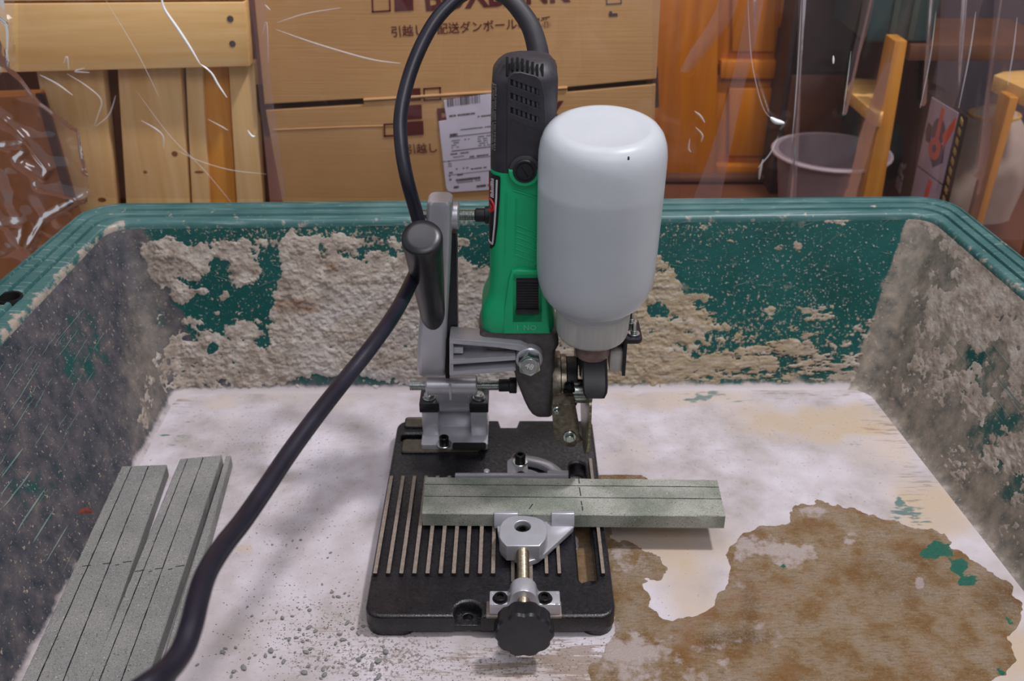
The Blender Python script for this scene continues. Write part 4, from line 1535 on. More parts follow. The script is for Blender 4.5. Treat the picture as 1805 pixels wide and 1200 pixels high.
m = MB().tube(pts, [.0003, .0006, .0008, .0009, .0010, .0010, .0010, .0010, .0010, .0009, .0008, .0006, .0005, .0003], 6)
m.tube([flank(371 - 5 * math.cos(a), 66 - 12 * math.sin(a), .0014) for a in np.linspace(-.5, 3.2, 8)], .0005, 6)
m.tube([flank(320, 74, .0012), flank(350, 72, .0012)], .0005, 6)
m.build('label_emblem', M['red_print'], green_o)

# gear head
gh = MB().loft(body([(586, 852, 974, 0, .05), (590, 846, 980, 0, .05), (603, 842, 985, -.001, .052), (612, 846, 985, 0, .052), (620, 868, 980, .002, .05), (634, 896, 978, .004, .05), (650, 904, 978, .003, .05), (670, 909, 978, .001, .05), (690, 916, 977, 0, .05), (710, 924, 976, 0, .049), (724, 931, 975, .0005, .047), (732, 937, 975, .002, .044), (735, 942, 974, .004, .040)], r=.005))
gh_o = gh.build('gear_head', M['cast_grey'], gr, 35)
sx, sy, sz = P(985, 690, Y=.700).x, .7215, .099
# flange, collar, clamp and guard turn about the spindle (axis X)
m = MB().lathe([(.0225, 0), (.0255, .001), (.0262, .004), (.0262, .0075), (.0235, .0085), (.0235, .0125), (.0215, .0135)], (P(972, 690, Y=.70).x, sy, sz), X, 40)
m.build('gear_cover', M['dirty_steel'], gh_o)
m = MB().lathe([(.0205, 0), (.0215, .0006), (.0215, .0110), (.020, .0118)], (P(994, 690, Y=.70).x, sy, sz), X, 40)
m.build('guard_clamp', M['rubber'], gh_o)
c = P(1004, 690, Y=.692)
m = MB()
hex_bolt(m, (c.x, .698, c.z + .003), -Y_, .0028, .003, .0042)
m.box((c.x - .0048, .696, c.z - .0052), (c.x + .0048, .704, c.z - .0012), .0008)
m.box((c.x - .0048, .695, c.z - .0098), (c.x + .0048, .704, c.z - .0062), .0010)
m.tube([(c.x - .004, .6965, c.z + .001), (c.x + .003, .6955, c.z + .002), (c.x + .0044, .6955, c.z - .0005)], .0007, 8)
m.build('clamp_screw', M['oxide'], gh_o)
YB = .690
m = MB().prism(pp([(972, 716), (1014, 712), (1020, 745), (1022, 768), (1028, 776), (1017, 781), (1013, 788), (998, 788), (996, 781), (984, 778), (976, 768), (974, 740)], YB), (0, 0, 0), X, Z, Y_, YB, YB + .0022, .0006)
m.prism(pp([(975, 700), (1012, 700), (1014, 714), (973, 718)], YB), (0, 0, 0), X, Z, Y_, YB + .001, YB + .012, .0008)
bk = m.build('bracket_plate', M['dirty_steel'], gh_o)
c = P(1004, 769, Y=YB)
m = MB()
hex_bolt(m, (c.x, YB, c.z), -Y_, .0036, .003, .0056, spin=.2)
m.build('hex_bolt', M['zinc'], bk)
c = P(981, 722, Y=YB)
m = MB()
hex_bolt(m, (c.x, YB, c.z), -Y_, .0024, .003, .0034)
m.build('hex_bolt', M['zinc'], bk)
# diamond disc: steel core, toothed rim
dx, DR = .0612, .0525
m = MB().lathe([(.012, 0), (.046, 0), (.0462, .0014), (.012, .0014)], (dx, sy - .0165, sz + .0005), X, 96)
disc = m.build('cutting_disc', M['disc_steel'], gr)
m = MB().lathe([(.0458, -.0003), (DR, -.0003), (DR, .0017), (.0458, .0017)], (dx, sy - .0165, sz + .0005), X, 192, rfun=lambda a: 1 - .014 * (math.sin(a * 44) > .2))
m.build('diamond_rim', simple('diamond_rim', (168, 158, 134), (120, 112, 94), .35, .8, ns=500, bst=.4), disc, 30)
m = MB().cyl((P(1008, 690, Y=.70).x, sy - .0165, sz + .0005), X, .010, dx - P(1008, 690, Y=.70).x + .006, 28)
m.build('spindle_flange', M['zinc'], disc)
# guard: curved shell round the front and top of the disc
gx0, gx1 = .0552, .0748
GRO, GRI = .0605, .0570
cy, cz = sy - .0165, sz + .0005
m = MB()
rings = []
for a in np.linspace(153, -8, 40):
    ca_, sa_ = math.cos(math.radians(a)), math.sin(math.radians(a))
    e = min(1.0, (153 - a) / 9 + .12)
    ins = .005 * (1 - math.sqrt(max(0.0, 1 - (1 - e) ** 2)))
    def rp_(x, r):
        return (x, cy + r * ca_, cz + r * sa_)
    rings.append([rp_(gx0 + ins, GRI), rp_(gx0 + ins, GRO - .001), rp_(gx0 + ins + .001, GRO), rp_(gx1 - ins - .0022, GRO), rp_(gx1 - ins, GRO - .002), rp_(gx1 - ins, GRI)])
m.loft(rings)
sec = [(cy + GRO * .985 * math.cos(math.radians(a)), cz + GRO * .985 * math.sin(math.radians(a))) for a in range(118, -9, -6)] + [(cy + .024 * math.cos(math.radians(a)), cz + .024 * math.sin(math.radians(a))) for a in range(-8, 119, 14)]
m.prism(sec, (0, 0, 0), Y_, Z, X, gx0, gx0 + .0014, .0004)
guard = m.build('blade_guard', simple('guard_rubber', (20, 19, 25), (26, 25, 31), .38, bs=900, bst=.08, Specular_IOR_Level=.3), gr, 40)
# water feed fitting and the adjuster on the guard's right
yb_ = .688
m = MB().cyl((.0636, yb_ - .006, .1500), (0, -.139, .99), .0135, .020, 28, .001)
m.build('feed_fitting', simple('feed_fitting', (96, 78, 74), (120, 100, 96), .4, ns=90, bst=.1), guard)
m = MB().box((P(1074, 640, Y=.69).x, .688, P(1090, 653, Y=.69).z), (P(1097, 640, Y=.69).x, .706, P(1090, 617, Y=.69).z), .0012)
m.build('spacer_block', M['milk_block'], guard)
m = MB().box((P(1096, 640, Y=.69).x, .684, P(1098, 656, Y=.69).z), (P(1102, 640, Y=.69).x, .712, P(1098, 590, Y=.69).z), .0005)
zt = P(1110, 596, Y=.688).z
m.prism(rrect(P(1070, 596, Y=.69).x, P(1133, 590, Y=.69).x, .686, .722, .005, 5), (0, 0, 0), X, Y_, Z, zt - .0045, zt, .0010)
ab = m.build('adjuster_plate', M['black_plastic'], guard)
for pxx, pyy in ((1117, 583), (1113, 562)):
    c = P(pxx, pyy + 6, z=zt)
    m = MB()
    hex_bolt(m, (c.x, c.y, zt), Z, .0026, .0022, .0050)
    m.cyl((c.x, c.y, zt), Z, .0018, .0105, 14, .0005)
    m.build('set_screw', M['zinc'], ab)

# power cord: strain relief boot, then the long cable
bt0 = P(948, 128, Y=Yf(120) + .030)
boot_px = [(950, 130, .752), (950, 108, .752), (946, 80, .750), (936, 48, .748), (918, 20, .746), (896, -4, .744), (872, -16, .742)]
bp = [P(x, y, zc=z) for x, y, z in boot_px]
bp = [Vector(q) for q in catmull([tuple(p) for p in bp], 6)]
nb2 = len(bp)
m = MB().tube(bp, [(.0088 - .0028 * (k / (nb2 - 1))) for k in range(nb2)], 20)
m.lathe([(.0106, -.012), (.0112, -.010), (.0112, .001), (.0102, .005), (.0078, .007)], bp[5] + Vector((.0022, -.006, -.002)), (bp[8] - bp[3]).normalized(), 28)
m.build('cord_boot', M['tail_plastic'], gr, 45)
cord_px = [(884, -10, .742), (856, -20, .741), (825, -14, .741), (795, 6, .741), (765, 40, .740), (738, 90, .740), (718, 145, .739), (706, 205, .738), (708, 262, .738), (718, 318, .742), (733, 372, .755), (745, 420, .765), (742, 455, .760), (725, 497, .735), (696, 552, .700),
           (655, 610, .665), (612, 664, .640), (560, 730, .605), (510, 798, .575), (465, 865, .545), (428, 918, .520), (392, 964, .492), (364, 1010, .468), (349, 1055, .450), (338, 1100, .436), (322, 1145, .424), (296, 1180, .412), (262, 1206, .400), (215, 1236, .390), (150, 1270, .380), (60, 1310, .372)]
cp = [Vector(q) for q in catmull([tuple(P(x, y, zc=z)) for x, y, z in cord_px], 6)]
m = MB().tube(cp, .00525, 18)
m.build('power_cord', M['cord'], gr, 60)

# ================================================================== WATER BOTTLE
AXB = Vector((0.0, -.139, .990)).normalized()
bo_ = Vector((P(1043, 600, Y=.686).x + .0002, .690, .1660))
LB = .1755
bottle = thing('water_bottle', 'upside down frosted white plastic bottle half full of water above the blade guard', 'bottle', bo_)


def mat_bottle(name, c, tr, gl=.35):
    t = NT(name)
    n_ = t.noise(40, 3)
    col = t.mix(t.ramp(n_, [(.3, 0), (.7, 1)]), lin(*c), lin(c[0] - 5, c[1] - 4, c[2] - 4))
    d = t.n('BsdfDiffuse', {'Color': col})
    s = t.n('BsdfTranslucent', {'Color': col})
    mx = t.n('MixShader', {0: .38, 1: d, 2: s})
    tp = t.n('BsdfTransparent', {'Color': lin(246, 247, 250)})
    mx = t.n('MixShader', {0: tr, 1: mx, 2: tp})
    g = t.n('BsdfGlossy', {'Color': (1, 1, 1, 1), 'Roughness': gl})
    f = t.n('Fresnel', {'IOR': 1.35})
    return t.done(t.n('MixShader', {0: f, 1: mx, 2: g}))


RBt = .0452
prof = [(.0285, .024), (.0288, .0290), (.0302, .0315), (.0345, .0340), (.0385, .0375), (.0415, .0425), (.0436, .0500), (.0446, .0590), (.0449, .072), (.0450, .100), (RBt, .148), (.0450, .156), (.0440, .163), (.0418, .169), (.0385, .1732), (.0350, .1752), (.0322, .1758), (.0310, .1757), (.0300, .1755), (.015, .1750), (.001, .1748)]
shell = MB().lathe(prof, bo_, AXB, 72)
shell.build('bottle_body', mat_bottle('frosted_polyethylene', (232, 237, 243), .10), bottle, 60)
# water inside: same profile a little smaller, cut level
zlev = .2955
wv, wf, seg = [], [], 64
wprof = [(max(.0005, r - .0012), t) for r, t in prof if t >= .030]
hx_ = AXB.cross(X).normalized()
hy_ = AXB.cross(hx_)
wr = []
for r, t in wprof:
    ring_ = []
    for k in range(seg):
        a = 2 * PI * k / seg
        q = bo_ + AXB * t + hx_ * (r * math.cos(a)) + hy_ * (r * math.sin(a))
        if q.z > zlev:
            q = q - AXB * ((q.z - zlev) / AXB.z)
        ring_.append(q)
    wr.append(ring_)
wm_ = MB().loft(wr)
t = NT('water_in_bottle')
tagw = t.bsdf(lin(222, 225, 229), .15, 0, None, Specular_IOR_Level=.2)
wat = t.n('MixShader', {0: .35, 1: tagw, 2: t.n('BsdfTranslucent', {'Color': lin(200, 206, 212)})})
wm_.build('water', t.done(wat), bottle, 50)
cap = MB().lathe([(.0262, .0), (.0278, .0008), (.0284, .003), (.0292, .0225), (.0290, .0258), (.0282, .0268)], bo_, AXB, 144, rfun=lambda a: 1 - .008 * (math.sin(a * 36) > .86))
cap.build('screw_cap', mat_bottle('frosted_cap', (236, 234, 232), .24), bottle, 50)
sp = P(1108, 277, zc=.66)
q = bo_ + AXB * .1762
spd = Vector(ray(1108, 277))
tt = (q - Vector((0, 0, CAM_H))).dot(AXB) / spd.dot(AXB)
spk = Vector((0, 0, CAM_H)) + spd * tt
m = MB()
m.lathe([(.0007, -.0018), (.0006, .0002), (.0002, .0006)], spk, AXB, 8)
m.build('dirt_speck', M['ink'], bottle)
# ================================================================== LOOSE STONE BARS
ZL = .0124


def px_line(a, b, y):
    return (a[0] + (b[0] - a[0]) * (y - a[1]) / (b[1] - a[1]), y)


def left_bar(label, l0, l1, r0, r1, grooves, seed, lift=0.0):
    z = ZL + lift
    yb_ = 1300
    TL_, BL_ = P(*l0, z=z), P(*r0, z=z)
    TR_, BR_ = P(*px_line(l0, l1, yb_), z=z), P(*px_line(r0, r1, yb_), z=z)
    return stone_bar('stone_bar', label, TL_, TR_, BR_, BL_, z, ZL - .0008, grooves, [M['stone'], M['ink']], 'stone bars lying in the tub', seed, 60)


barA = left_bar('loose grey stone bar lying against the left wall of the tub', (214, 822), (42, 1190), (294, 819), (178, 1150), (.23, .60), 11)
barB = left_bar('loose grey stone bar lying between the wall-side bar and a narrow strip', (317, 809), (157, 1196), (391, 802), (266, 1179), (.19, .56), 12)
barC = left_bar('narrow grey stone strip lying beside the black cord', (398, 803.5), (281, 1179), (407, 802.5), (304, 1179), (), 13)
for q in (((145, 998), (160, 996)), ((181, 994), (196, 992)), ((203, 996), (210, 995)), ((216, 991), (233, 989))):
    dash(q, .0005, ZL, barA)
for q in (((238, 1007), (254, 1005)), ((262, 1008), (268, 1006)), ((273, 1003), (287, 1001)), ((296, 1004), (304, 1002)), ((309, 999), (325, 996))):
    dash(q, .0005, ZL, barB)

# ================================================================== STONE CHIPS
rnd = random.Random(21)
protos = []
for k in range(6):
    bm = bmesh.new()
    bmesh.ops.create_icosphere(bm, subdivisions=1, radius=1.0)
    sc = (rnd.uniform(.9, 1.3), rnd.uniform(.5, .8), rnd.uniform(.25, .45))
    for v in bm.verts:
        j = rnd.uniform(.72, 1.15)
        v.co = Vector((v.co.x * sc[0] * j, v.co.y * sc[1] * j, v.co.z * sc[2] * j))
    zmin = min(v.co.z for v in bm.verts)
    for v in bm.verts:
        v.co.z -= zmin
    me = bpy.data.meshes.new('stone_chip')
    bm.to_mesh(me)
    bm.free()
    me.materials.append(M['chip'])
    protos.append(me)
chips = [(546, 1076, 9), (542, 1070, 6), (528, 1074, 5), (516, 1086, 6), (498, 1090, 11), (488, 1079, 6), (528, 1110, 8), (545, 1106, 12), (556, 1113, 9), (535, 1118, 6), (510, 1128, 10), (522, 1124, 7), (534, 1131, 8), (504, 1125, 6), (478, 1148, 12), (468, 1156, 8), (495, 1160, 6),
         (613, 1098, 10), (622, 1108, 9), (632, 1116, 13), (640, 1104, 8), (604, 1128, 10), (592, 1135, 9), (598, 1118, 8), (582, 1122, 6), (540, 1150, 12), (548, 1144, 8), (500, 1166, 9), (484, 1158, 7), (562, 1160, 7), (575, 1163, 8), (570, 1180, 11), (536, 1186, 12), (544, 1174, 8), (632, 1164, 12), (640, 1156, 9),
         (680, 1150, 13), (676, 1140, 8), (668, 1166, 13), (656, 1172, 8), (655, 1180, 11), (628, 1190, 9), (572, 1190, 12), (566, 1196, 7), (444, 1086, 6), (462, 1094, 6), (436, 1070, 6), (430, 1178, 12), (412, 1184, 10), (408, 1192, 8), (393, 1150, 10), (397, 1143, 7), (416, 1142, 8), (348, 1172, 6), (440, 1160, 7), (450, 1155, 6), (585, 1044, 8), (597, 1052, 8), (608, 1046, 7), (588, 1052, 6), (615, 1050, 6), (583, 974, 7), (578, 983, 5), (568, 1030, 5), (530, 952, 7), (516, 953, 5), (524, 966, 5), (505, 960, 5), (480, 960, 5), (668, 1192, 11), (662, 1198, 8), (542, 1128, 5), (520, 1150, 6), (604, 1170, 6), (588, 1176, 6), (615, 1134, 6)]
for k, (x, y, s) in enumerate(chips):
    q = P(x, y, z=.0008)
    o = bpy.data.objects.new('stone_chip', protos[k % 6])
    COL.objects.link(o)
    r = s * .5 * .00043
    o.location = (q.x, q.y, .0007)
    o.scale = (r * 1.15, r * 1.15, r * 1.2)
    o.rotation_euler = (0, 0, rnd.uniform(0, 6.3))
    tag(o, 'small grey stone chip on the pale tub floor left of the iron base', 'stone chip', 'stone chips on the tub floor')
m = MB()
for k in range(900):
    t = rnd.random()
    if t < .62:
        x, y = rnd.gauss(560, 95), rnd.gauss(1130, 48)
    elif t < .85:
        x, y = rnd.gauss(950, 170), rnd.uniform(1130, 1200)
    else:
        x, y = rnd.uniform(420, 640), rnd.uniform(880, 1120)
    if y > 1215 or x < 330:
        continue
    if 640 < x < 1086 and y < 1128:
        continue
    q = P(x, y, z=.0008)
    r = rnd.uniform(.0003, .0009)
    a = rnd.uniform(0, 6.3)
    vs = [(q.x + r * math.cos(a + i * 2.1) * 1.3, q.y + r * math.sin(a + i * 2.1), .0005) for i in range(3)] + [(q.x, q.y, .0006 + r * .8)]
    m.add(vs, [(0, 1, 3), (1, 2, 3), (2, 0, 3)])
tag(m.build('stone_grit', simple('grit', (120, 116, 112), (104, 92, 82), .9, ns=400, bst=0), None, 0), 'fine grey grit scattered over the pale tub floor', 'grit', kind='stuff')
# ================================================================== BEHIND THE TUB
ZF = -0.012


def upright(px_top, px_bot, Y, th, z1=None):
    """a vertical board on plane Y from two picture rows (left, right edges), run down to the floor"""
    (l0, y0, r0), (l1, y1, r1) = px_top, px_bot
    a, b, c, d = P(l0, y0, Y=Y), P(r0, y0, Y=Y), P(r1, y1, Y=Y), P(l1, y1, Y=Y)

    def dn(p, q):
        t = (ZF + .0005 - p.z) / (q.z - p.z)
        return p + (q - p) * t
    c, d = dn(b, c), dn(a, d)
    m = MB()
    m.prism([(p.x, p.z) for p in (a, b, c, d)], (0, 0, 0), X, Z, Y_, Y, Y + th, .0015)
    m.f = [f for f in m.f]
    m2 = MB()
    m2.v, m2.f, m2.mi = [(v[0], v[1], v[2]) for v in m.v], m.f, m.mi
    return m2


def panel_px(l, Y, th, bev=.001):
    return MB().prism([(P(x, y, Y=Y).x, P(x, y, Y=Y).z) for x, y in l], (0, 0, 0), X, Z, Y_, Y, Y + th, bev)


crate = thing('wooden_crate', 'pale pine crate with wide top board screwed over upright boards', 'crate', (-.42, 1.09, ZF))
YC = 1.085
panel_px([(-120, 8), (431, 4), (440, 117), (-120, 131)], YC, .020).build('top_board', M['pine'], crate, 30)
panel_px([(-120, -150), (426, -150), (431, 0), (-120, 3)], YC + .002, .018).build('top_board', M['pine'], crate, 30)
for (x, y) in ((406, 33), (410, 77)):
    q = P(x, y, Y=YC)
    tb = [o for o in crate.children if o.name.startswith('top_board')][0]
    m = MB().lathe([(.0034, .0006), (.0034, -.0002), (.0028, -.0006), (.001, -.0006), (.0006, 0)], (q.x, q.y, q.z), -Y_, 16)
    m.build('screw', M['cast_grey'], tb)
YU = YC + .022
for top, botm, mt, dy in (((60, 110, 180), (112, 360, 205), 'pine_up', 0), ((206, 110, 317), (222, 360, 333), 'pine_up', 0), ((326, 110, 356), (338, 357, 369), 'pine_up', .004), ((358, 110, 402), (371, 357, 416), 'pine_dark', .010), ((402, 110, 448), (417, 357, 463), 'pine_up', .002)):
    upright(top, botm, YU + dy, .016).build('upright_board', M[mt], crate, 30)
M['knot'] = simple('pine_knot', (150, 100, 60), (112, 70, 42), .5, ns=160, bst=.1)
ub = [o for o in crate.children if o.name.startswith('upright_board')]
for x, y, rx_, rz_, k in ((256, 303, 3.2, 2.6, 1), (308, 271, 5.0, 4.6, 1), (351, 303, 8, 2.0, 2), (180, 352, 7, 4, 0)):
    q = P(x, y, Y=YU + (.004 if k == 2 else 0))
    e = [(q.x + rx_ * .0007 * math.cos(a), q.z + rz_ * .0007 * math.sin(a)) for a in np.linspace(0, 2 * PI, 15)[:-1]]
    MB().prism(e, (0, 0, 0), X, Z, Y_, q.y - .0003, q.y + .001, 0).build('knot', M['knot'], ub[k], 0)
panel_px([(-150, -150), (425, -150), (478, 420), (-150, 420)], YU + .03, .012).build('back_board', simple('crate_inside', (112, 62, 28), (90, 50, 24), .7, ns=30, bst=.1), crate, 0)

bx = thing('brown_box', 'brown fibreboard box standing at far left behind crumpled clear plastic', 'box', (-.5, 1.06, ZF))
mm_ = simple('brown_fibreboard', (150, 92, 28), (132, 78, 20), .6, ns=30, bst=.1)
q0, q1 = P(-160, 175, Y=1.055), P(62, 168, Y=1.055)
q2 = P(122, 365, Y=1.055)
MB().prism([(q0.x, q0.z), (q1.x, q1.z), (q2.x, q2.z), (q2.x + .01, ZF + .0006), (q0.x, ZF + .0006)], (0, 0, 0), X, Z, Y_, 1.055, 1.080, .001).build('box_body', mm_, bx, 0)
s0, s1, s2, s3 = P(62, 165, Y=1.054), P(78, 165, Y=1.054), P(136, 365, Y=1.054), P(120, 365, Y=1.054)
MB().prism([(s.x, s.z) for s in (s0, s1, s2, s3)], (0, 0, 0), X, Z, Y_, 1.053, 1.058, .0005).build('edge_strip', M['black_plastic'], bx, 0)

# ---- flattened carton
carton = thing('cardboard_carton', 'large flattened brown cardboard moving carton with dark red Japanese print standing upright', 'carton', (-.05, 1.10, ZF))


def mat_card():
    t = NT('corrugated_cardboard')
    fl = t.noise(1.0, 3, .5, t.co((10, 10, 420)))
    n = t.noise(8, 4)
    col = t.mix(t.ramp(n, [(.3, 0), (.7, 1)]), lin(190, 147, 94), lin(204, 162, 108))
    col = t.mix(t.ramp(fl, [(.4, .15), (.6, 0)]), col, lin(174, 130, 78))
    h = t.mix(.5, fl, n)
    return t.done(t.bsdf(col, .62, 0, t.bump(h, .25, .002)))


M['card'] = mat_card()
YK = 1.10
up = panel_px([(434, -150), (1172, -150), (1157, 139), (1000, 154), (1000, 157.5), (641, 179), (641, 174), (466, 184)], YK, .005)
up.build('upper_panel', M['card'], carton, 0)
botL, botR = P(500, 370, Y=YK), P(1149, 345, Y=YK)
pl = [(P(x, y, Y=YK).x, P(x, y, Y=YK).z) for x, y in [(641, 180), (1000, 158.5), (1000, 163), (1156, 149), (1149, 345)]] + [(botR.x - .002, ZF + .001), (botL.x + .012, ZF + .001)] + [(P(x, y, Y=YK).x, P(x, y, Y=YK).z) for x, y in [(497, 353), (468, 195), (641, 185)]]
MB().prism(pl, (0, 0, 0), X, Z, Y_, YK + .0005, YK + .0055, .0006).build('lower_panel', M['card'], carton, 0)
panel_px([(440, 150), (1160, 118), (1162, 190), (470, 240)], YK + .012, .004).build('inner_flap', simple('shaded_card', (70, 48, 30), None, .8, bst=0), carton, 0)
m = MB()
m.tube([P(641, 176, Y=YK - .0003), P(820, 165, Y=YK - .0003), P(1000, 154.5, Y=YK - .0003)], .0016, 8)
m.tube([P(482, 229, Y=YK + .0004), P(600, 224, Y=YK + .0004), P(700, 221, Y=YK + .0004)], .0009, 8)
m.build('fold_ridge', M['card'], carton)
M['box_ink'] = simple('dark_red_ink', (92, 22, 24), (84, 18, 20), .6, bst=0)
M['grey_ink'] = simple('grey_ink', (70, 66, 72), None, .6, bst=0)
sl = (P(972, 38, Y=YK) - P(690, 56, Y=YK)).normalized()
su = Vector((-sl.z, 0, sl.x))


def print_quad(l, name='printed_mark', mt='box_ink', par=carton, d=.0006, Y=YK, mb=None):
    m = MB() if mb is None else mb
    m.prism([(P(x, y, Y=Y).x, P(x, y, Y=Y).z) for x, y in l], (0, 0, 0), X, Z, Y_, Y - d, Y + .0001, 0)
    return m.build(name, M[mt], par, 0) if mb is None else m


def sq(x0, y0, x1, y1, dy=-.063):
    return [(x0, y0), (x1, y0 + (x1 - x0) * dy), (x1 + 1, y1 + (x1 - x0) * dy), (x0 + 1, y1)]


def outline(x0, y0, x1, y1, w, **k):
    m = MB()
    for l in (sq(x0, y0, x1, y0 + w), sq(x0, y1 - w, x1, y1), sq(x0, y0, x0 + w, y1), sq(x1 - w, y0 - (x1 - w - x0) * .063, x1, y1 - (x1 - w - x0) * .063)):
        print_quad(l, mb=m)
    m.build('printed_mark', M[k.get('mt', 'box_ink')], carton, 0)


print_quad(sq(707, 157, 741, 179))
print_quad(sq(708, 186, 743, 211))
print_quad(sq(711, 215, 746, 239))
outline(746, 155, 777, 178, 2.6)
outline(676, 218, 708, 241, 2.6)
print_quad(sq(695, -8, 728, 20))
outline(655, -6, 688, 22, 2.6)
outline(1068, -14, 1095, 8, 1.5, mt='grey_ink')
outline(1074, 20, 1078, 24, 1.0, mt='grey_ink')
print_quad(sq(1073, 24, 1088, 29), mt='grey_ink')
kmm = (P(905, 47, Y=YK) - P(805, 47, Y=YK)).length / 100


def carton_text(body, cx, cy, width_px, bold, mt='box_ink', xs=1.0, h=None):
    c = P(cx, cy, Y=YK - .0002)
    m = text_mb(body, 1.0, (0, 0, 0), X, Z, 0, 0)
    w = max(v[0] for v in m.v) - min(v[0] for v in m.v)
    hh = max(v[2] for v in m.v) - min(v[2] for v in m.v)
    size = width_px * kmm / w
    if h:
        vs = h * kmm / hh
    else:
        vs = size
    m = text_mb(body, 1.0, (0, 0, 0), X, Z, 0, bold)
    x0 = (max(v[0] for v in m.v) + min(v[0] for v in m.v)) / 2
    z0 = (max(v[2] for v in m.v) + min(v[2] for v in m.v)) / 2
    m.v = [tuple(c + sl * ((v[0] - x0) * size) + su * ((v[2] - z0) * vs) + Vector((0, -.0003, 0))) for v in m.v]
    m.build('printed_lettering', M[mt], carton, 0)


carton_text('引越し・配送ダンボールの定番', 831, 47, 283, .012)
carton_text('引越し・配送ダンボールの定番', 849, 255, 283, .012)
carton_text('BOXBANK', 877, -13, 248, .03, h=44)
carton_text('BOXBANK', 885, 205, 232, .03, h=42)

# delivery label stuck on the carton
M['label_paper'] = simple('label_paper', (214, 212, 226), (206, 204, 218), .6, ns=20, bst=.05)
YL = YK - .0016
lab = panel_px([(773, 214), (787, 212), (782, 177), (893, 161), (905, 205), (908, 332), (796, 339), (789, 337), (786, 330)], YL, .0012, .0003).build('delivery_label', M['label_paper'], carton, 0)
rnd = random.Random(9)
m = MB()
x = 788.0
while x < 846:
    w = rnd.choice((.8, 1.2, 1.8, 2.6))
    y = 174 - (x - 785) * .125
    print_quad([(x, y), (x + w, y - w * .12), (x + w + .8, y + 14.5), (x + .8, y + 14.5)], Y=YL, d=.0003, mb=m)
    x += w + rnd.choice((.8, 1.1, 1.6, 2.4))
m.build('barcode', M['grey_ink'], lab, 0)['kind'] = 'stuff'
m = MB()


def tline(x0, x1, y, h, dens=.75, solid=False):
    x = x0
    while x < x1:
        w = (x1 - x0) if solid else rnd.uniform(1.2, 3.2)
        yy = y - (x - 775) * .115
        if solid or rnd.random() < dens:
            print_quad([(x, yy), (x + w, yy - w * .115), (x + w + .1, yy - w * .115 + h), (x + .1, yy + h)], Y=YL, d=.0003, mb=m)
        x += w + (0 if solid else rnd.uniform(.3, 1.0))


for q in ((792, 836, 205, 3.2, .9), (842, 900, 212, 2.2, .8), (812, 900, 232, 1.6, .8), (793, 806, 238, 4.5, .9), (796, 826, 250, 1.4), (796, 806, 254, 1.4), (796, 805, 258, 1.4), (796, 808, 262, 1.4), (840, 862, 248, 1.4), (842, 860, 252, 1.4), (842, 858, 256, 1.4), (842, 860, 260, 1.4), (843, 864, 264, 1.4),
          (794, 824, 273, 2.0, .7), (796, 820, 279, 1.2, .8), (828, 860, 281, 2.4, .7), (790, 795, 286, 1.2), (790, 795, 290, 1.2), (790, 795, 294, 1.2), (804, 824, 300, 2.0, .6), (830, 858, 303, 2.0, .7), (792, 796, 305, 3), (792, 796, 311, 3), (792, 796, 317, 3), (806, 818, 311, 2), (804, 844, 319, 4.2, .85), (806, 850, 325, 1.2, .8), (800, 808, 331, 4.0, 1), (840, 900, 334, 4.0, .75)):
    tline(*q)
for q in ((792, 903, 243, 1), (796, 906, 268, 1.2), (780, 907, 285, .7), (790, 907, 310, .6)):
    tline(*q, solid=True)
m.build('label_print', M['grey_ink'], lab, 0)['kind'] = 'stuff'

# ---- orange door
YD = 1.50


def dpanel(l, Y, th, name, mt='door_wood', par=None, bev=.003):
    return panel_px(l, Y, th, bev).build(name, M[mt], par, 30)


door = thing('door_1', 'orange varnished panelled wooden door behind the clear plastic', None, (P(1290, 300, Y=YD).x, YD, ZF), kind='structure')
del door['label']
dpanel([(1130, -220), (1272, -220), (1262, 312), (1130, 312)], YD, .035, 'stile', par=door)
dpanel([(1386, -220), (1420, -220), (1394, 312), (1366, 312)], YD, .035, 'stile', par=door)
dpanel([(1271, 107), (1379, 107), (1377, 140), (1270, 140)], YD + .001, .034, 'rail', par=door)
dpanel([(1262, 291), (1369, 291), (1367, 312), (1262, 312)], YD + .001, .034, 'rail', par=door)
dpanel([(1264, -220), (1396, -220), (1386, 115), (1264, 115)], YD + .014, .012, 'door_panel', par=door)
dpanel([(1258, 132), (1390, 132), (1380, 300), (1258, 300)], YD + .014, .012, 'door_panel', par=door)
dpanel([(1290, -220), (1372, -220), (1366, 92), (1290, 92)], YD + .006, .012, 'raised_field', par=door)
dpanel([(1285, 156), (1364, 156), (1359, 276), (1284, 276)], YD + .006, .012, 'raised_field', par=door)
m = panel_px([(1130, 312), (1400, 312), (1398, 322), (1130, 322)], YD - .02, .05, .002)
struct(m.build('trim_1', M['brown_wall'], None, 30))

# ---- things on the right, far side
def blk(name, label, cat, l, Y, th, mt, bev=.002):
    t_ = thing(name, label, cat, (P(*l[0], Y=Y).x, Y, ZF))
    panel_px(l, Y, th, bev).build('body', mt, t_, 30)
    return t_


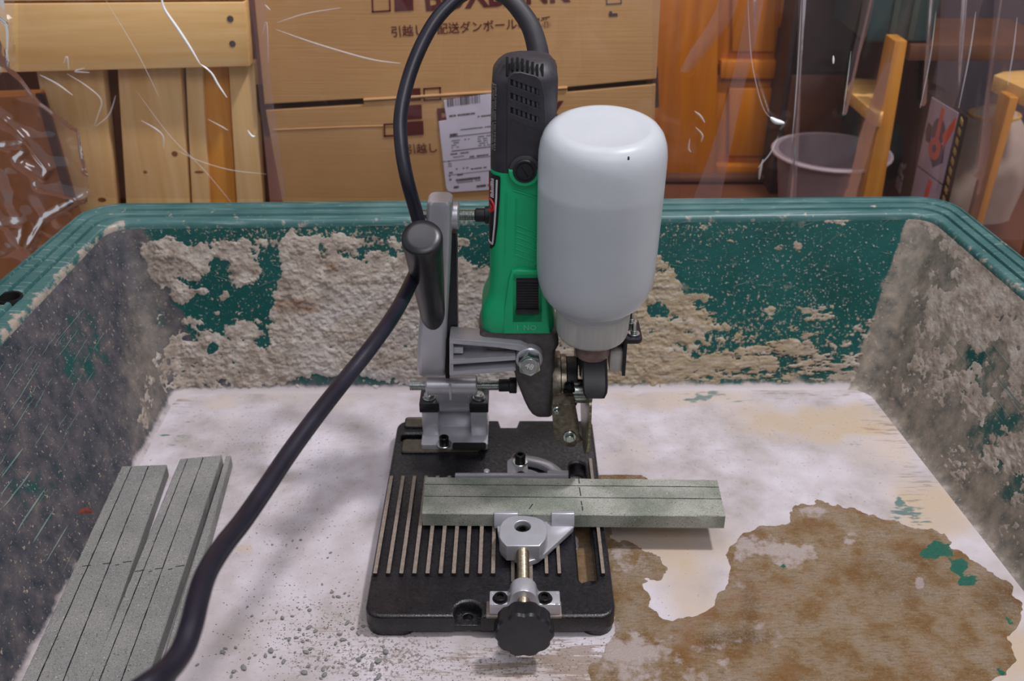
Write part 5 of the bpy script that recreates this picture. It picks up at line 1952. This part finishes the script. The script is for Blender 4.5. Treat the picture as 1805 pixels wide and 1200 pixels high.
dk = thing('dark_cabinet', 'tall dark brown cabinet standing beside the orange door', 'cabinet', (P(1470, 100, Y=1.44).x, 1.44, ZF))
a, b, c = P(1424, -160, Y=1.44), P(1640, -160, Y=1.44), P(1400, 345, Y=1.44)
MB().prism([(a.x, a.z), (b.x + .05, a.z), (b.x + .05, ZF + .0006), (a.x, ZF + .0006)], (0, 0, 0), X, Z, Y_, 1.44, 1.60, .003).build('body', M['dark_wood'], dk, 30)
xm = P(1520, 0, Y=1.44).x
zd = P(1460, 128, Y=1.44).z
MB().box((a.x + .008, 1.434, zd + .002), (xm - .002, 1.4405, a.z - .01), .002).build('door', M['dark_wood'], dk, 30)
MB().box((a.x + .008, 1.434, .01), (xm - .002, 1.4405, zd - .002), .002).build('lower_door', simple('red_brown_wood', (98, 56, 30), (82, 44, 24), .5, ns=20, bst=.1), dk, 30)
MB().box((xm + .002, 1.434, .10), (b.x + .04, 1.4405, a.z - .01), .002).build('door', M['dark_wood'], dk, 30)

teal = thing('teal_case', 'dark teal plastic case on top of the wooden rack at upper right', 'case', (P(1590, 60, Y=1.27).x, 1.27, .30))
ztc = P(1640, 76, Y=1.27).z
xa_, xb_ = P(1531, 40, Y=1.27).x, P(1652, 40, Y=1.27).x
mt_teal = simple('teal_case_plastic', (30, 62, 64), (40, 74, 72), .5, ns=30, bst=.1)
MB().box((xa_, 1.27, ztc), (xb_, 1.42, ztc + .22), .006).build('body', mt_teal, teal)
for f in (.36, .64):
    xx_ = xa_ + (xb_ - xa_) * f
    MB().box((xx_ - .004, 1.266, ztc + .004), (xx_ + .004, 1.272, ztc + .216), .002).build('case_rib', simple('teal_rib_%d' % int(f * 100), (62, 84, 78), None, .5, bst=0), teal)

rack = thing('wooden_rack', 'yellow wooden rack with square post and short shelf board', 'rack', (P(1560, 300, Y=1.22).x, 1.24, ZF))
upright((1578, 72, 1600), (1523, 342, 1556), 1.22, .036).build('post', M['rack_wood'], rack, 30)
zsh = P(1556, 203, Y=1.205).z
sh = [P(1491, 156, z=zsh), P(1503, 138, z=zsh), P(1572, 140, z=zsh), P(1556, 203, z=zsh), P(1542, 199, z=zsh)]
MB().prism([(q.x, q.y) for q in sh], (0, 0, 0), X, Y_, Z, zsh - .016, zsh, .001).build('shelf_board', M['rack_board'], rack, 30)
ws = thing('wall_shelf', 'dark brown shelf carrying the teal case at upper right', 'shelf', (P(1640, 60, Y=1.3).x, 1.30, ZF))
MB().box((P(1604, 90, Y=1.262).x, 1.262, ztc - .020), (xb_ + .16, 1.42, ztc - .0005), .001).build('shelf_board', simple('brown_shelf', (96, 58, 30), (80, 48, 26), .6, ns=30, bst=.1), ws, 30)
upright((1640, 92, 1656), (1594, 342, 1608), 1.405, .03).build('post', M['dark_wood'], ws, 30)
# printed black tool case
tc = thing('tool_box', 'black boxed tool with a pale panel printed with an orange tool', 'box', (P(1625, 330, Y=1.25).x, 1.25, ZF))
zt_ = P(1640, 166, Y=1.26).z
A_, B_, C_ = P(1640, 166, z=zt_), P(1708, 207, z=zt_), P(1606, 122, z=zt_)
D_ = C_ + (B_ - A_)
MB().prism([(q.x, q.y) for q in (A_, B_, D_, C_)], (0, 0, 0), X, Y_, Z, ZF + .0006, zt_, .002).build('carton_body', simple('black_print_card', (36, 32, 30), (44, 38, 34), .5, ns=30, bst=.05), tc, 30)
ab_ = (B_ - A_)
abl = ab_.length
abn = ab_.normalized()
fn_ = Vector((abn.y, -abn.x, 0))
if fn_.dot(Vector((0, 0, 0)) - A_) < 0:
    fn_ = -fn_


def face_poly(l, name, mt, d=.0008, bev=0):
    """l in (0..1 along the face, metres below the top)"""
    o = Vector((A_.x, A_.y, zt_))
    return MB().prism([(u * abl, -v * VS) for u, v in l], o, abn, Z, fn_, -.0004, d, bev).build(name, mt, tc, 0)


M['lilac'] = simple('printed_lilac', (190, 176, 196), (178, 164, 184), .5, ns=20, bst=0)
M['orange_ink'] = simple('orange_ink', (226, 92, 44), None, .5, bst=0)
M['violet_ink'] = simple('violet_ink', (66, 52, 82), None, .5, bst=0)
Hh = .155
VS = (zt_ - P(1606, 288, Y=A_.y).z) / Hh
face_poly([(.06, .003), (.76, .003), (.76, Hh), (.06, Hh)], 'picture_panel', M['lilac'])
face_poly([(.06, Hh + .004), (.76, Hh + .004), (.76, .33), (.06, .33)], 'picture_panel', M['lilac'])
cx_, cz_ = .40, .082
face_poly([(cx_ + .17 * math.cos(a), cz_ - .020 + .030 * math.sin(a)) for a in np.linspace(0, 6.1, 16)], 'picture_shape', M['violet_ink'], .0010)
face_poly([(.24, .06), (.12, .055), (.09, .075), (.14, .095), (.26, .095)], 'picture_shape', M['violet_ink'], .0010)
face_poly([(.30, .085), (.62, .080), (.66, .115), (.45, .138), (.34, .122)], 'picture_shape', M['violet_ink'], .0010)
face_poly([(cx_ + .15 * math.cos(a), .098 + .024 * math.sin(a)) for a in np.linspace(0, 6.1, 16)], 'picture_shape', M['orange_ink'], .0013)
face_poly([(cx_ + .05 * math.cos(a), .098 + .009 * math.sin(a)) for a in np.linspace(0, 6.1, 12)], 'picture_shape', M['violet_ink'], .0016)
face_poly([(.36, .010), (.44, .010), (.45, .080), (.36, .080)], 'picture_shape', M['orange_ink'], .0013)
face_poly([(.52, .062), (.74, .012), (.755, .034), (.60, .088)], 'picture_shape', M['orange_ink'], .0013)
face_poly([(.42, Hh + .010), (.52, Hh + .010), (.46, .25), (.36, .25)], 'picture_shape', M['orange_ink'], .0013)
m = MB()
for k in range(26):
    v = .004 + k * .0125
    m.prism([(.84 * abl, -v), (.90 * abl, -v - .004), (.90 * abl, -v - .010), (.84 * abl, -v - .006)], (A_.x, A_.y, zt_), abn, Z, fn_, -.0004, .0010)
m.build('edge_stripes', simple('yellow_stripes', (176, 150, 88), None, .5, bst=0), tc, 0)['kind'] = 'stuff'
cal = (A_ - C_)
can = cal.normalized()
cfn = Vector((can.y, -can.x, 0))
if cfn.dot(-A_) < 0:
    cfn = -cfn
oL = C_ + can * (cal.length * .52)
text_mb('ER', .040, (oL.x + cfn.x * .0006, oL.y + cfn.y * .0006, P(1584, 312, Y=oL.y).z), Z, Vector((-can.x, -can.y, 0)), .0012, .0007).build("printed_lettering", M["white_print"], tc, 0)

sack = thing('pale_sack', 'pale beige cloth sack leaning between the rack posts at far right', 'sack', (P(1730, 300, Y=1.34).x, 1.36, ZF))
rows = []
for f, w, d in ((0, .055, .05), (.10, .062, .055), (.2, .060, .05), (.26, .050, .04), (.30, .036, .028), (.325, .02, .015)):
    c0 = P(1735, 300, Y=1.36)
    rows.append([(c0.x + w * math.cos(a) * (1 + .06 * math.sin(5 * a + f * 20)), 1.37 + d * math.sin(a), ZF + .0006 + f * .48) for a in np.linspace(0, 2 * PI, 25)[:-1]])
MB().loft(rows).build('sack_body', simple('sack_cloth', (206, 188, 172), (190, 172, 156), .9, ns=30, bs=900, bst=.3), sack, 60)
m = MB().tube([(P(1735, 300, Y=1.36).x + .034 * math.cos(a), 1.37 + .027 * math.sin(a), ZF + .146) for a in np.linspace(0, 2 * PI, 17)], .003, 6)
m.build('tie_cord', M['rack_board'], sack)

r2 = thing('pine_stand', 'pine stand with bright flat top board at the far right edge', 'stand', (P(1790, 300, Y=1.16).x, 1.2, ZF))
zr2 = P(1760, 135, Y=1.22).z
tp = [P(1752, 132, z=zr2), P(1768, 126, z=zr2), P(1900, 118, z=zr2), P(1900, 200, z=zr2), P(1806, 156, z=zr2)]
MB().prism([(q.x, q.y) for q in tp], (0, 0, 0), X, Y_, Z, zr2 - .020, zr2, .001).build('top_board', M['rack_board'], r2, 30)
upright((1781, 172, 1797), (1727, 372, 1740), 1.17, .03).build('post', M['rack_wood'], r2, 30)
upright((1900, 172, 1925), (1842, 372, 1860), 1.17, .03).build('post', M['rack_wood'], r2, 30)

bw = thing('white_basin', 'round white plastic basin behind hazy plastic left of the yellow post', 'basin', (P(1462, 290, Y=1.31).x, 1.31, ZF))
c0 = P(1462, 290, Y=1.31)
zt2 = P(1462, 292, Y=1.25).z
m = MB().lathe([(.050, .0006), (.056, .002), (.072, zt2 - ZF - .006), (.078, zt2 - ZF - .003), (.078, zt2 - ZF), (.071, zt2 - ZF), (.056, .02), (.03, .012), (.001, .012)], (c0.x, 1.31, ZF), Z, 48)
m.build('basin_body', simple('white_basin_plastic', (150, 134, 138), (138, 122, 128), .4, ns=20, bst=.05), bw, 50)
m = MB().tube([(c0.x + .0785 * math.cos(a), 1.31 + .0785 * math.sin(a), zt2 - .002) for a in np.linspace(0, 2 * PI, 33)], .0026, 8)
m.build('rolled_rim', simple('white_rim_plastic', (176, 162, 166), None, .35, bst=0), bw)
gc = thing('grey_panel', 'tall dark grey board leaning on the back wall at upper right', 'board', (P(1740, 60, Y=1.58).x, 1.58, ZF))
a, b = P(1646, -160, Y=1.56), P(2000, -160, Y=1.56)
MB().prism([(a.x, a.z), (b.x, a.z), (b.x, ZF + .0006), (a.x, ZF + .0006)], (0, 0, 0), X, Z, Y_, 1.66, 1.68, .002).build('board', simple('dark_grey_board', (66, 60, 66), (56, 50, 56), .6, ns=14, bst=.1), gc, 0)

# ---- clear plastic sheeting
def mat_sheet(name, haze, rough=.06, gl=1.0):
    t = NT(name)
    nb = t.bump(t.noise(14, 3, .5), .12, .01)
    tp_ = t.n('BsdfTransparent', {'Color': lin(250, 247, 248)})
    df = t.n('BsdfDiffuse', {'Color': lin(190, 165, 170)})
    tr = t.n('BsdfTranslucent', {'Color': lin(190, 165, 170)})
    dd = t.n('MixShader', {0: .4, 1: df, 2: tr})
    g = t.n('BsdfGlossy', {'Color': (1, 1, 1, 1), 'Roughness': rough, 'Normal': nb})
    f = t.n('Fresnel', {'IOR': 1.5, 'Normal': nb})
    a = t.n('MixShader', {0: haze, 1: tp_, 2: dd})
    return t.done(t.n('MixShader', {0: t.math('MULTIPLY', f, gl), 1: a, 2: g}))


def seg_d(px, py, pts):
    d = np.full(px.shape, 1e9)
    for (ax, ay), (bx, by) in zip(pts[:-1], pts[1:]):
        ex, ey = bx - ax, by - ay
        t = np.clip(((px - ax) * ex + (py - ay) * ey) / (ex * ex + ey * ey), 0, 1)
        d = np.minimum(d, np.hypot(px - ax - ex * t, py - ay - ey * t))
    return d


def sheet(name, label, x0, x1, y0, y1, Y, step, hfun, mat, edge=None):
    xs_, ys_ = np.arange(x0, x1 + 1, step), np.arange(y0, y1 + 1, step)
    gx, gy = np.meshgrid(xs_.astype(float), ys_.astype(float), indexing='ij')
    gx, gy = gx.ravel(), gy.ravel()
    pts = np.array([P(a, b, Y=Y)[:] for a, b in zip(gx, gy)])
    pts[:, 1] += hfun(gx, gy, pts)
    pts[:, 2] = np.maximum(pts[:, 2], ZF + .001)
    F = grid_faces(len(xs_), len(ys_))
    if edge is not None:
        pts, F, _ = keep_quads(pts, F, edge(gx, gy))
    return tag(fast_mesh(name, pts, F, mat), label, 'plastic sheet')


def h_mid(px, py, q):
    h = .010 * fbm(q * np.array([5, 5, 2.5]), 3, 61) + .0035 * (1 - np.abs(fbm(q * np.array([13, 13, 7]), 3, 62)))
    return h


SM = sheet('plastic_sheet', 'smooth clear plastic sheet hanging in front of crate and carton', 30, 1200, -160, 352, 1.035, 2, h_mid, mat_sheet('clear_sheet', .035))


def h_left(px, py, q):
    n1 = fbm(q * 9, 3, 71)
    n2 = fbm(q * 24, 3, 72)
    h = .020 * np.abs(n1) + .004 * np.abs(n2) + .012 * n1
    for pts, w, a in (([(-20, 190), (40, 245), (85, 300), (75, 315), (30, 290)], 7, -.010), ([(30, 125), (70, 180), (140, 230), (152, 300)], 6, -.008), ([(-20, 20), (15, 40), (20, 120)], 6, -.008), ([(0, 262), (35, 258), (42, 270), (25, 285)], 5, -.006),
                      ([(0, 400), (40, 395), (35, 430)], 6, -.008), ([(50, 435), (80, 385), (150, 345)], 6, -.008), ([(60, 330), (150, 350)], 5, -.005), ([(-10, 385), (45, 440)], 6, -.006)):
        h += a * .5 * np.exp(-(seg_d(px, py, pts) / w) ** 2)
    return h


def edge_left(px, py):
    lim = np.interp(py, [-160, 0, 120, 180, 230, 300, 340, 360, 480, 560], [8, 14, 26, 70, 135, 152, 155, 152, 60, 10])
    return px < lim


sheet('plastic_sheet', 'crumpled clear plastic sheet bunched up at the left rim of the tub', -160, 160, -160, 540, .965, 2, h_left, mat_sheet('crumpled_sheet', .09, .05, 1.6), edge_left)


def h_right(px, py, q):
    ph = px + (py - 0) * .22
    h = .010 * fbm(np.stack([ph / 120, py / 700, px * 0], 1), 2, 81)
    for pts, w, a in (([(1326, -20), (1290, 140), (1262, 240), (1225, 360)], 13, -.016), ([(1280, -20), (1210, 110)], 16, -.010), ([(1415, -20), (1408, 90), (1400, 200), (1385, 360)], 6, -.010), ([(1530, -20), (1510, 60), (1480, 190)], 8, -.012),
                      ([(1325, 0), (1328, 130), (1352, 200), (1372, 215)], 4, -.005), ([(1385, 205), (1372, 222), (1355, 222)], 6, -.008), ([(1372, 240), (1345, 285), (1335, 300)], 4, -.004), ([(1700, -20), (1690, 160), (1670, 330)], 9, -.010), ([(1765, -20), (1735, 160), (1720, 300)], 9, -.010), ([(1640, -20), (1625, 180)], 6, -.006)):
        h += a * .30 * np.exp(-(seg_d(px, py, pts) / w) ** 2)
    return h


SR = sheet('plastic_sheet', 'clear plastic sheet with long hanging folds in front of the orange door and right-hand racks', 1150, 1960, -160, 560, 1.010, 2.5, h_right, mat_sheet('hanging_sheet', .045, .10, .8))

# doubled-over folds: narrow strips lying against the sheet, hazier than one layer
def fold(rows, Y, par, haze):
    m = MB()
    r = []
    rows2 = catmull([tuple(q) for q in rows], 8)
    n_ = len(rows2)
    for k, (y, l, rr2) in enumerate(rows2):
        a, b = P(l, y, Y=Y), P(rr2, y, Y=Y)
        w = b.x - a.x
        r.append([(a.x + w * f, Y - .004 * math.sin(PI * f) - .001, max(a.z, ZF + .002)) for f in np.linspace(0, 1, 9)])
    pts = [p for q in r for p in q]
    m.grid(pts, n_, 9)
    return m.build('fold', mat_sheet('doubled_sheet_%d' % int(haze * 100), haze, .16, .7), par, 80, fix=False)


fold([(-40, 1322, 1352), (60, 1306, 1334), (160, 1284, 1310), (260, 1254, 1288), (360, 1218, 1268)], 1.003, SR, .26)
fold([(-40, 1280, 1312), (30, 1254, 1290), (90, 1216, 1246), (125, 1198, 1214)], 1.003, SR, .20)
fold([(-40, 1524, 1548), (40, 1514, 1532), (120, 1496, 1508), (200, 1484, 1492)], 1.003, SR, .15)
fold([(-40, 1408, 1417), (120, 1404, 1412), (240, 1398, 1408), (360, 1384, 1402)], 1.003, SR, .22)
fold([(-40, 1660, 1742), (120, 1652, 1700), (240, 1640, 1668), (330, 1634, 1650)], 1.003, SR, .12)
fold([(-40, 1755, 1870), (120, 1742, 1850), (280, 1718, 1840), (420, 1700, 1830)], 1.003, SR, .12)
fold([(-40, 438, 468), (60, 444, 472), (160, 456, 480), (250, 466, 492), (350, 476, 505)], 1.028, SM, .20)


# bright reflections on creases, painted as thin white welts in the sheet
def crease_glint(pts, w, Y, par, mat):
    c = [Vector(q) for q in catmull([tuple(P(x, y, Y=Y)) for x, y in pts], 5)]
    n_ = len(c)
    m = MB()
    r = []
    for k, p in enumerate(c):
        d = (c[min(k + 1, n_ - 1)] - c[max(k - 1, 0)]).normalized()
        sd = Vector((-d.z, 0, d.x))
        ww = w * .0006 * (math.sin(PI * (k + .35) / (n_ + .2)) ** .6)
        r += [p + sd * (ww * f) + Vector((0, -ww * .8 * (1 - f * f), 0)) for f in (-1, -.5, 0, .5, 1)]
    m.grid(r, n_, 5)
    return m.build('crease', mat, par, 80, fix=False)


t = NT('whitened_crease')
M['crease'] = t.done(t.n('MixShader', {0: .42, 1: t.n('BsdfTransparent', {'Color': (1, 1, 1, 1)}), 2: t.bsdf(lin(238, 236, 240), .22, 0, None, Specular_IOR_Level=.8)}))
t = NT('strong_crease')
M['crease_strong'] = t.done(t.bsdf(lin(250, 250, 252), .2, 0, None, Specular_IOR_Level=1.0))
for pts, w, st in (([(284, -14), (289, 14), (313, 50), (334, 82), (352, 112)], 2.6, 1), ([(352, 112), (372, 128), (385, 150), (400, 172)], 1.8, 1), ([(118, 130), (150, 150), (178, 176), (172, 205), (166, 222)], 1.5, 0), ([(204, 168), (192, 203), (170, 222)], 1.4, 0), ([(70, 132), (100, 148), (128, 168)], 2, 0),
                   ([(112, 112), (118, 100), (121, 122)], 1.6, 0), ([(248, 212), (272, 226), (287, 240), (288, 262)], 2, 0), ([(310, 264), (352, 284), (408, 300), (470, 307)], 1, 0), ([(366, 210), (388, 222), (402, 230)], 1.4, 0), ([(436, 229), (444, 240), (450, 240)], 2, 1), ([(466, 8), (472, 14), (476, 18)], 1.6, 0),
                   ([(486, 52), (560, 78), (650, 104), (706, 112)], 1.6, 0), ([(488, 40), (540, 24), (600, 14)], 1, 0), ([(462, 62), (470, 40), (473, 110)], 1.2, 0), ([(240, 160), (300, 240), (360, 300), (420, 372)], .8, 0), ([(180, -10), (240, 90), (280, 170)], .8, 0), ([(150, 120), (132, 126), (158, 128)], 1.6, 0)):
    crease_glint(pts, w, 1.030, SM, M['crease_strong'] if st else M['crease'])
for pts, w, st in (([(1318, -10), (1321, 60), (1327, 120), (1345, 190), (1366, 214)], .8, 0), ([(1358, 207), (1368, 214), (1382, 217)], 4.5, 1), ([(1372, 240), (1358, 270), (1336, 296)], 1.4, 0), ([(1224, 196), (1234, 204), (1242, 216)], 2, 0), ([(1226, 224), (1238, 238), (1236, 250)], 1.6, 0), ([(1216, 244), (1214, 262), (1218, 268)], 1.4, 0),
                   ([(1413, -10), (1408, 90), (1402, 180), (1396, 250)], 1.2, 0), ([(1469, 98), (1469, 112)], 1.6, 1), ([(1500, 90), (1494, 140), (1486, 200)], 1.2, 0), ([(1345, 280), (1340, 300), (1338, 316)], 2.4, 0), ([(1650, 20), (1640, 100), (1622, 190)], 1, 0), ([(1720, 20), (1710, 90), (1690, 190)], 1.4, 0), ([(1793, 30), (1786, 90), (1776, 150)], 1.4, 0)):
    crease_glint(pts, w, .998, SR, M['crease_strong'] if st else M['crease'])
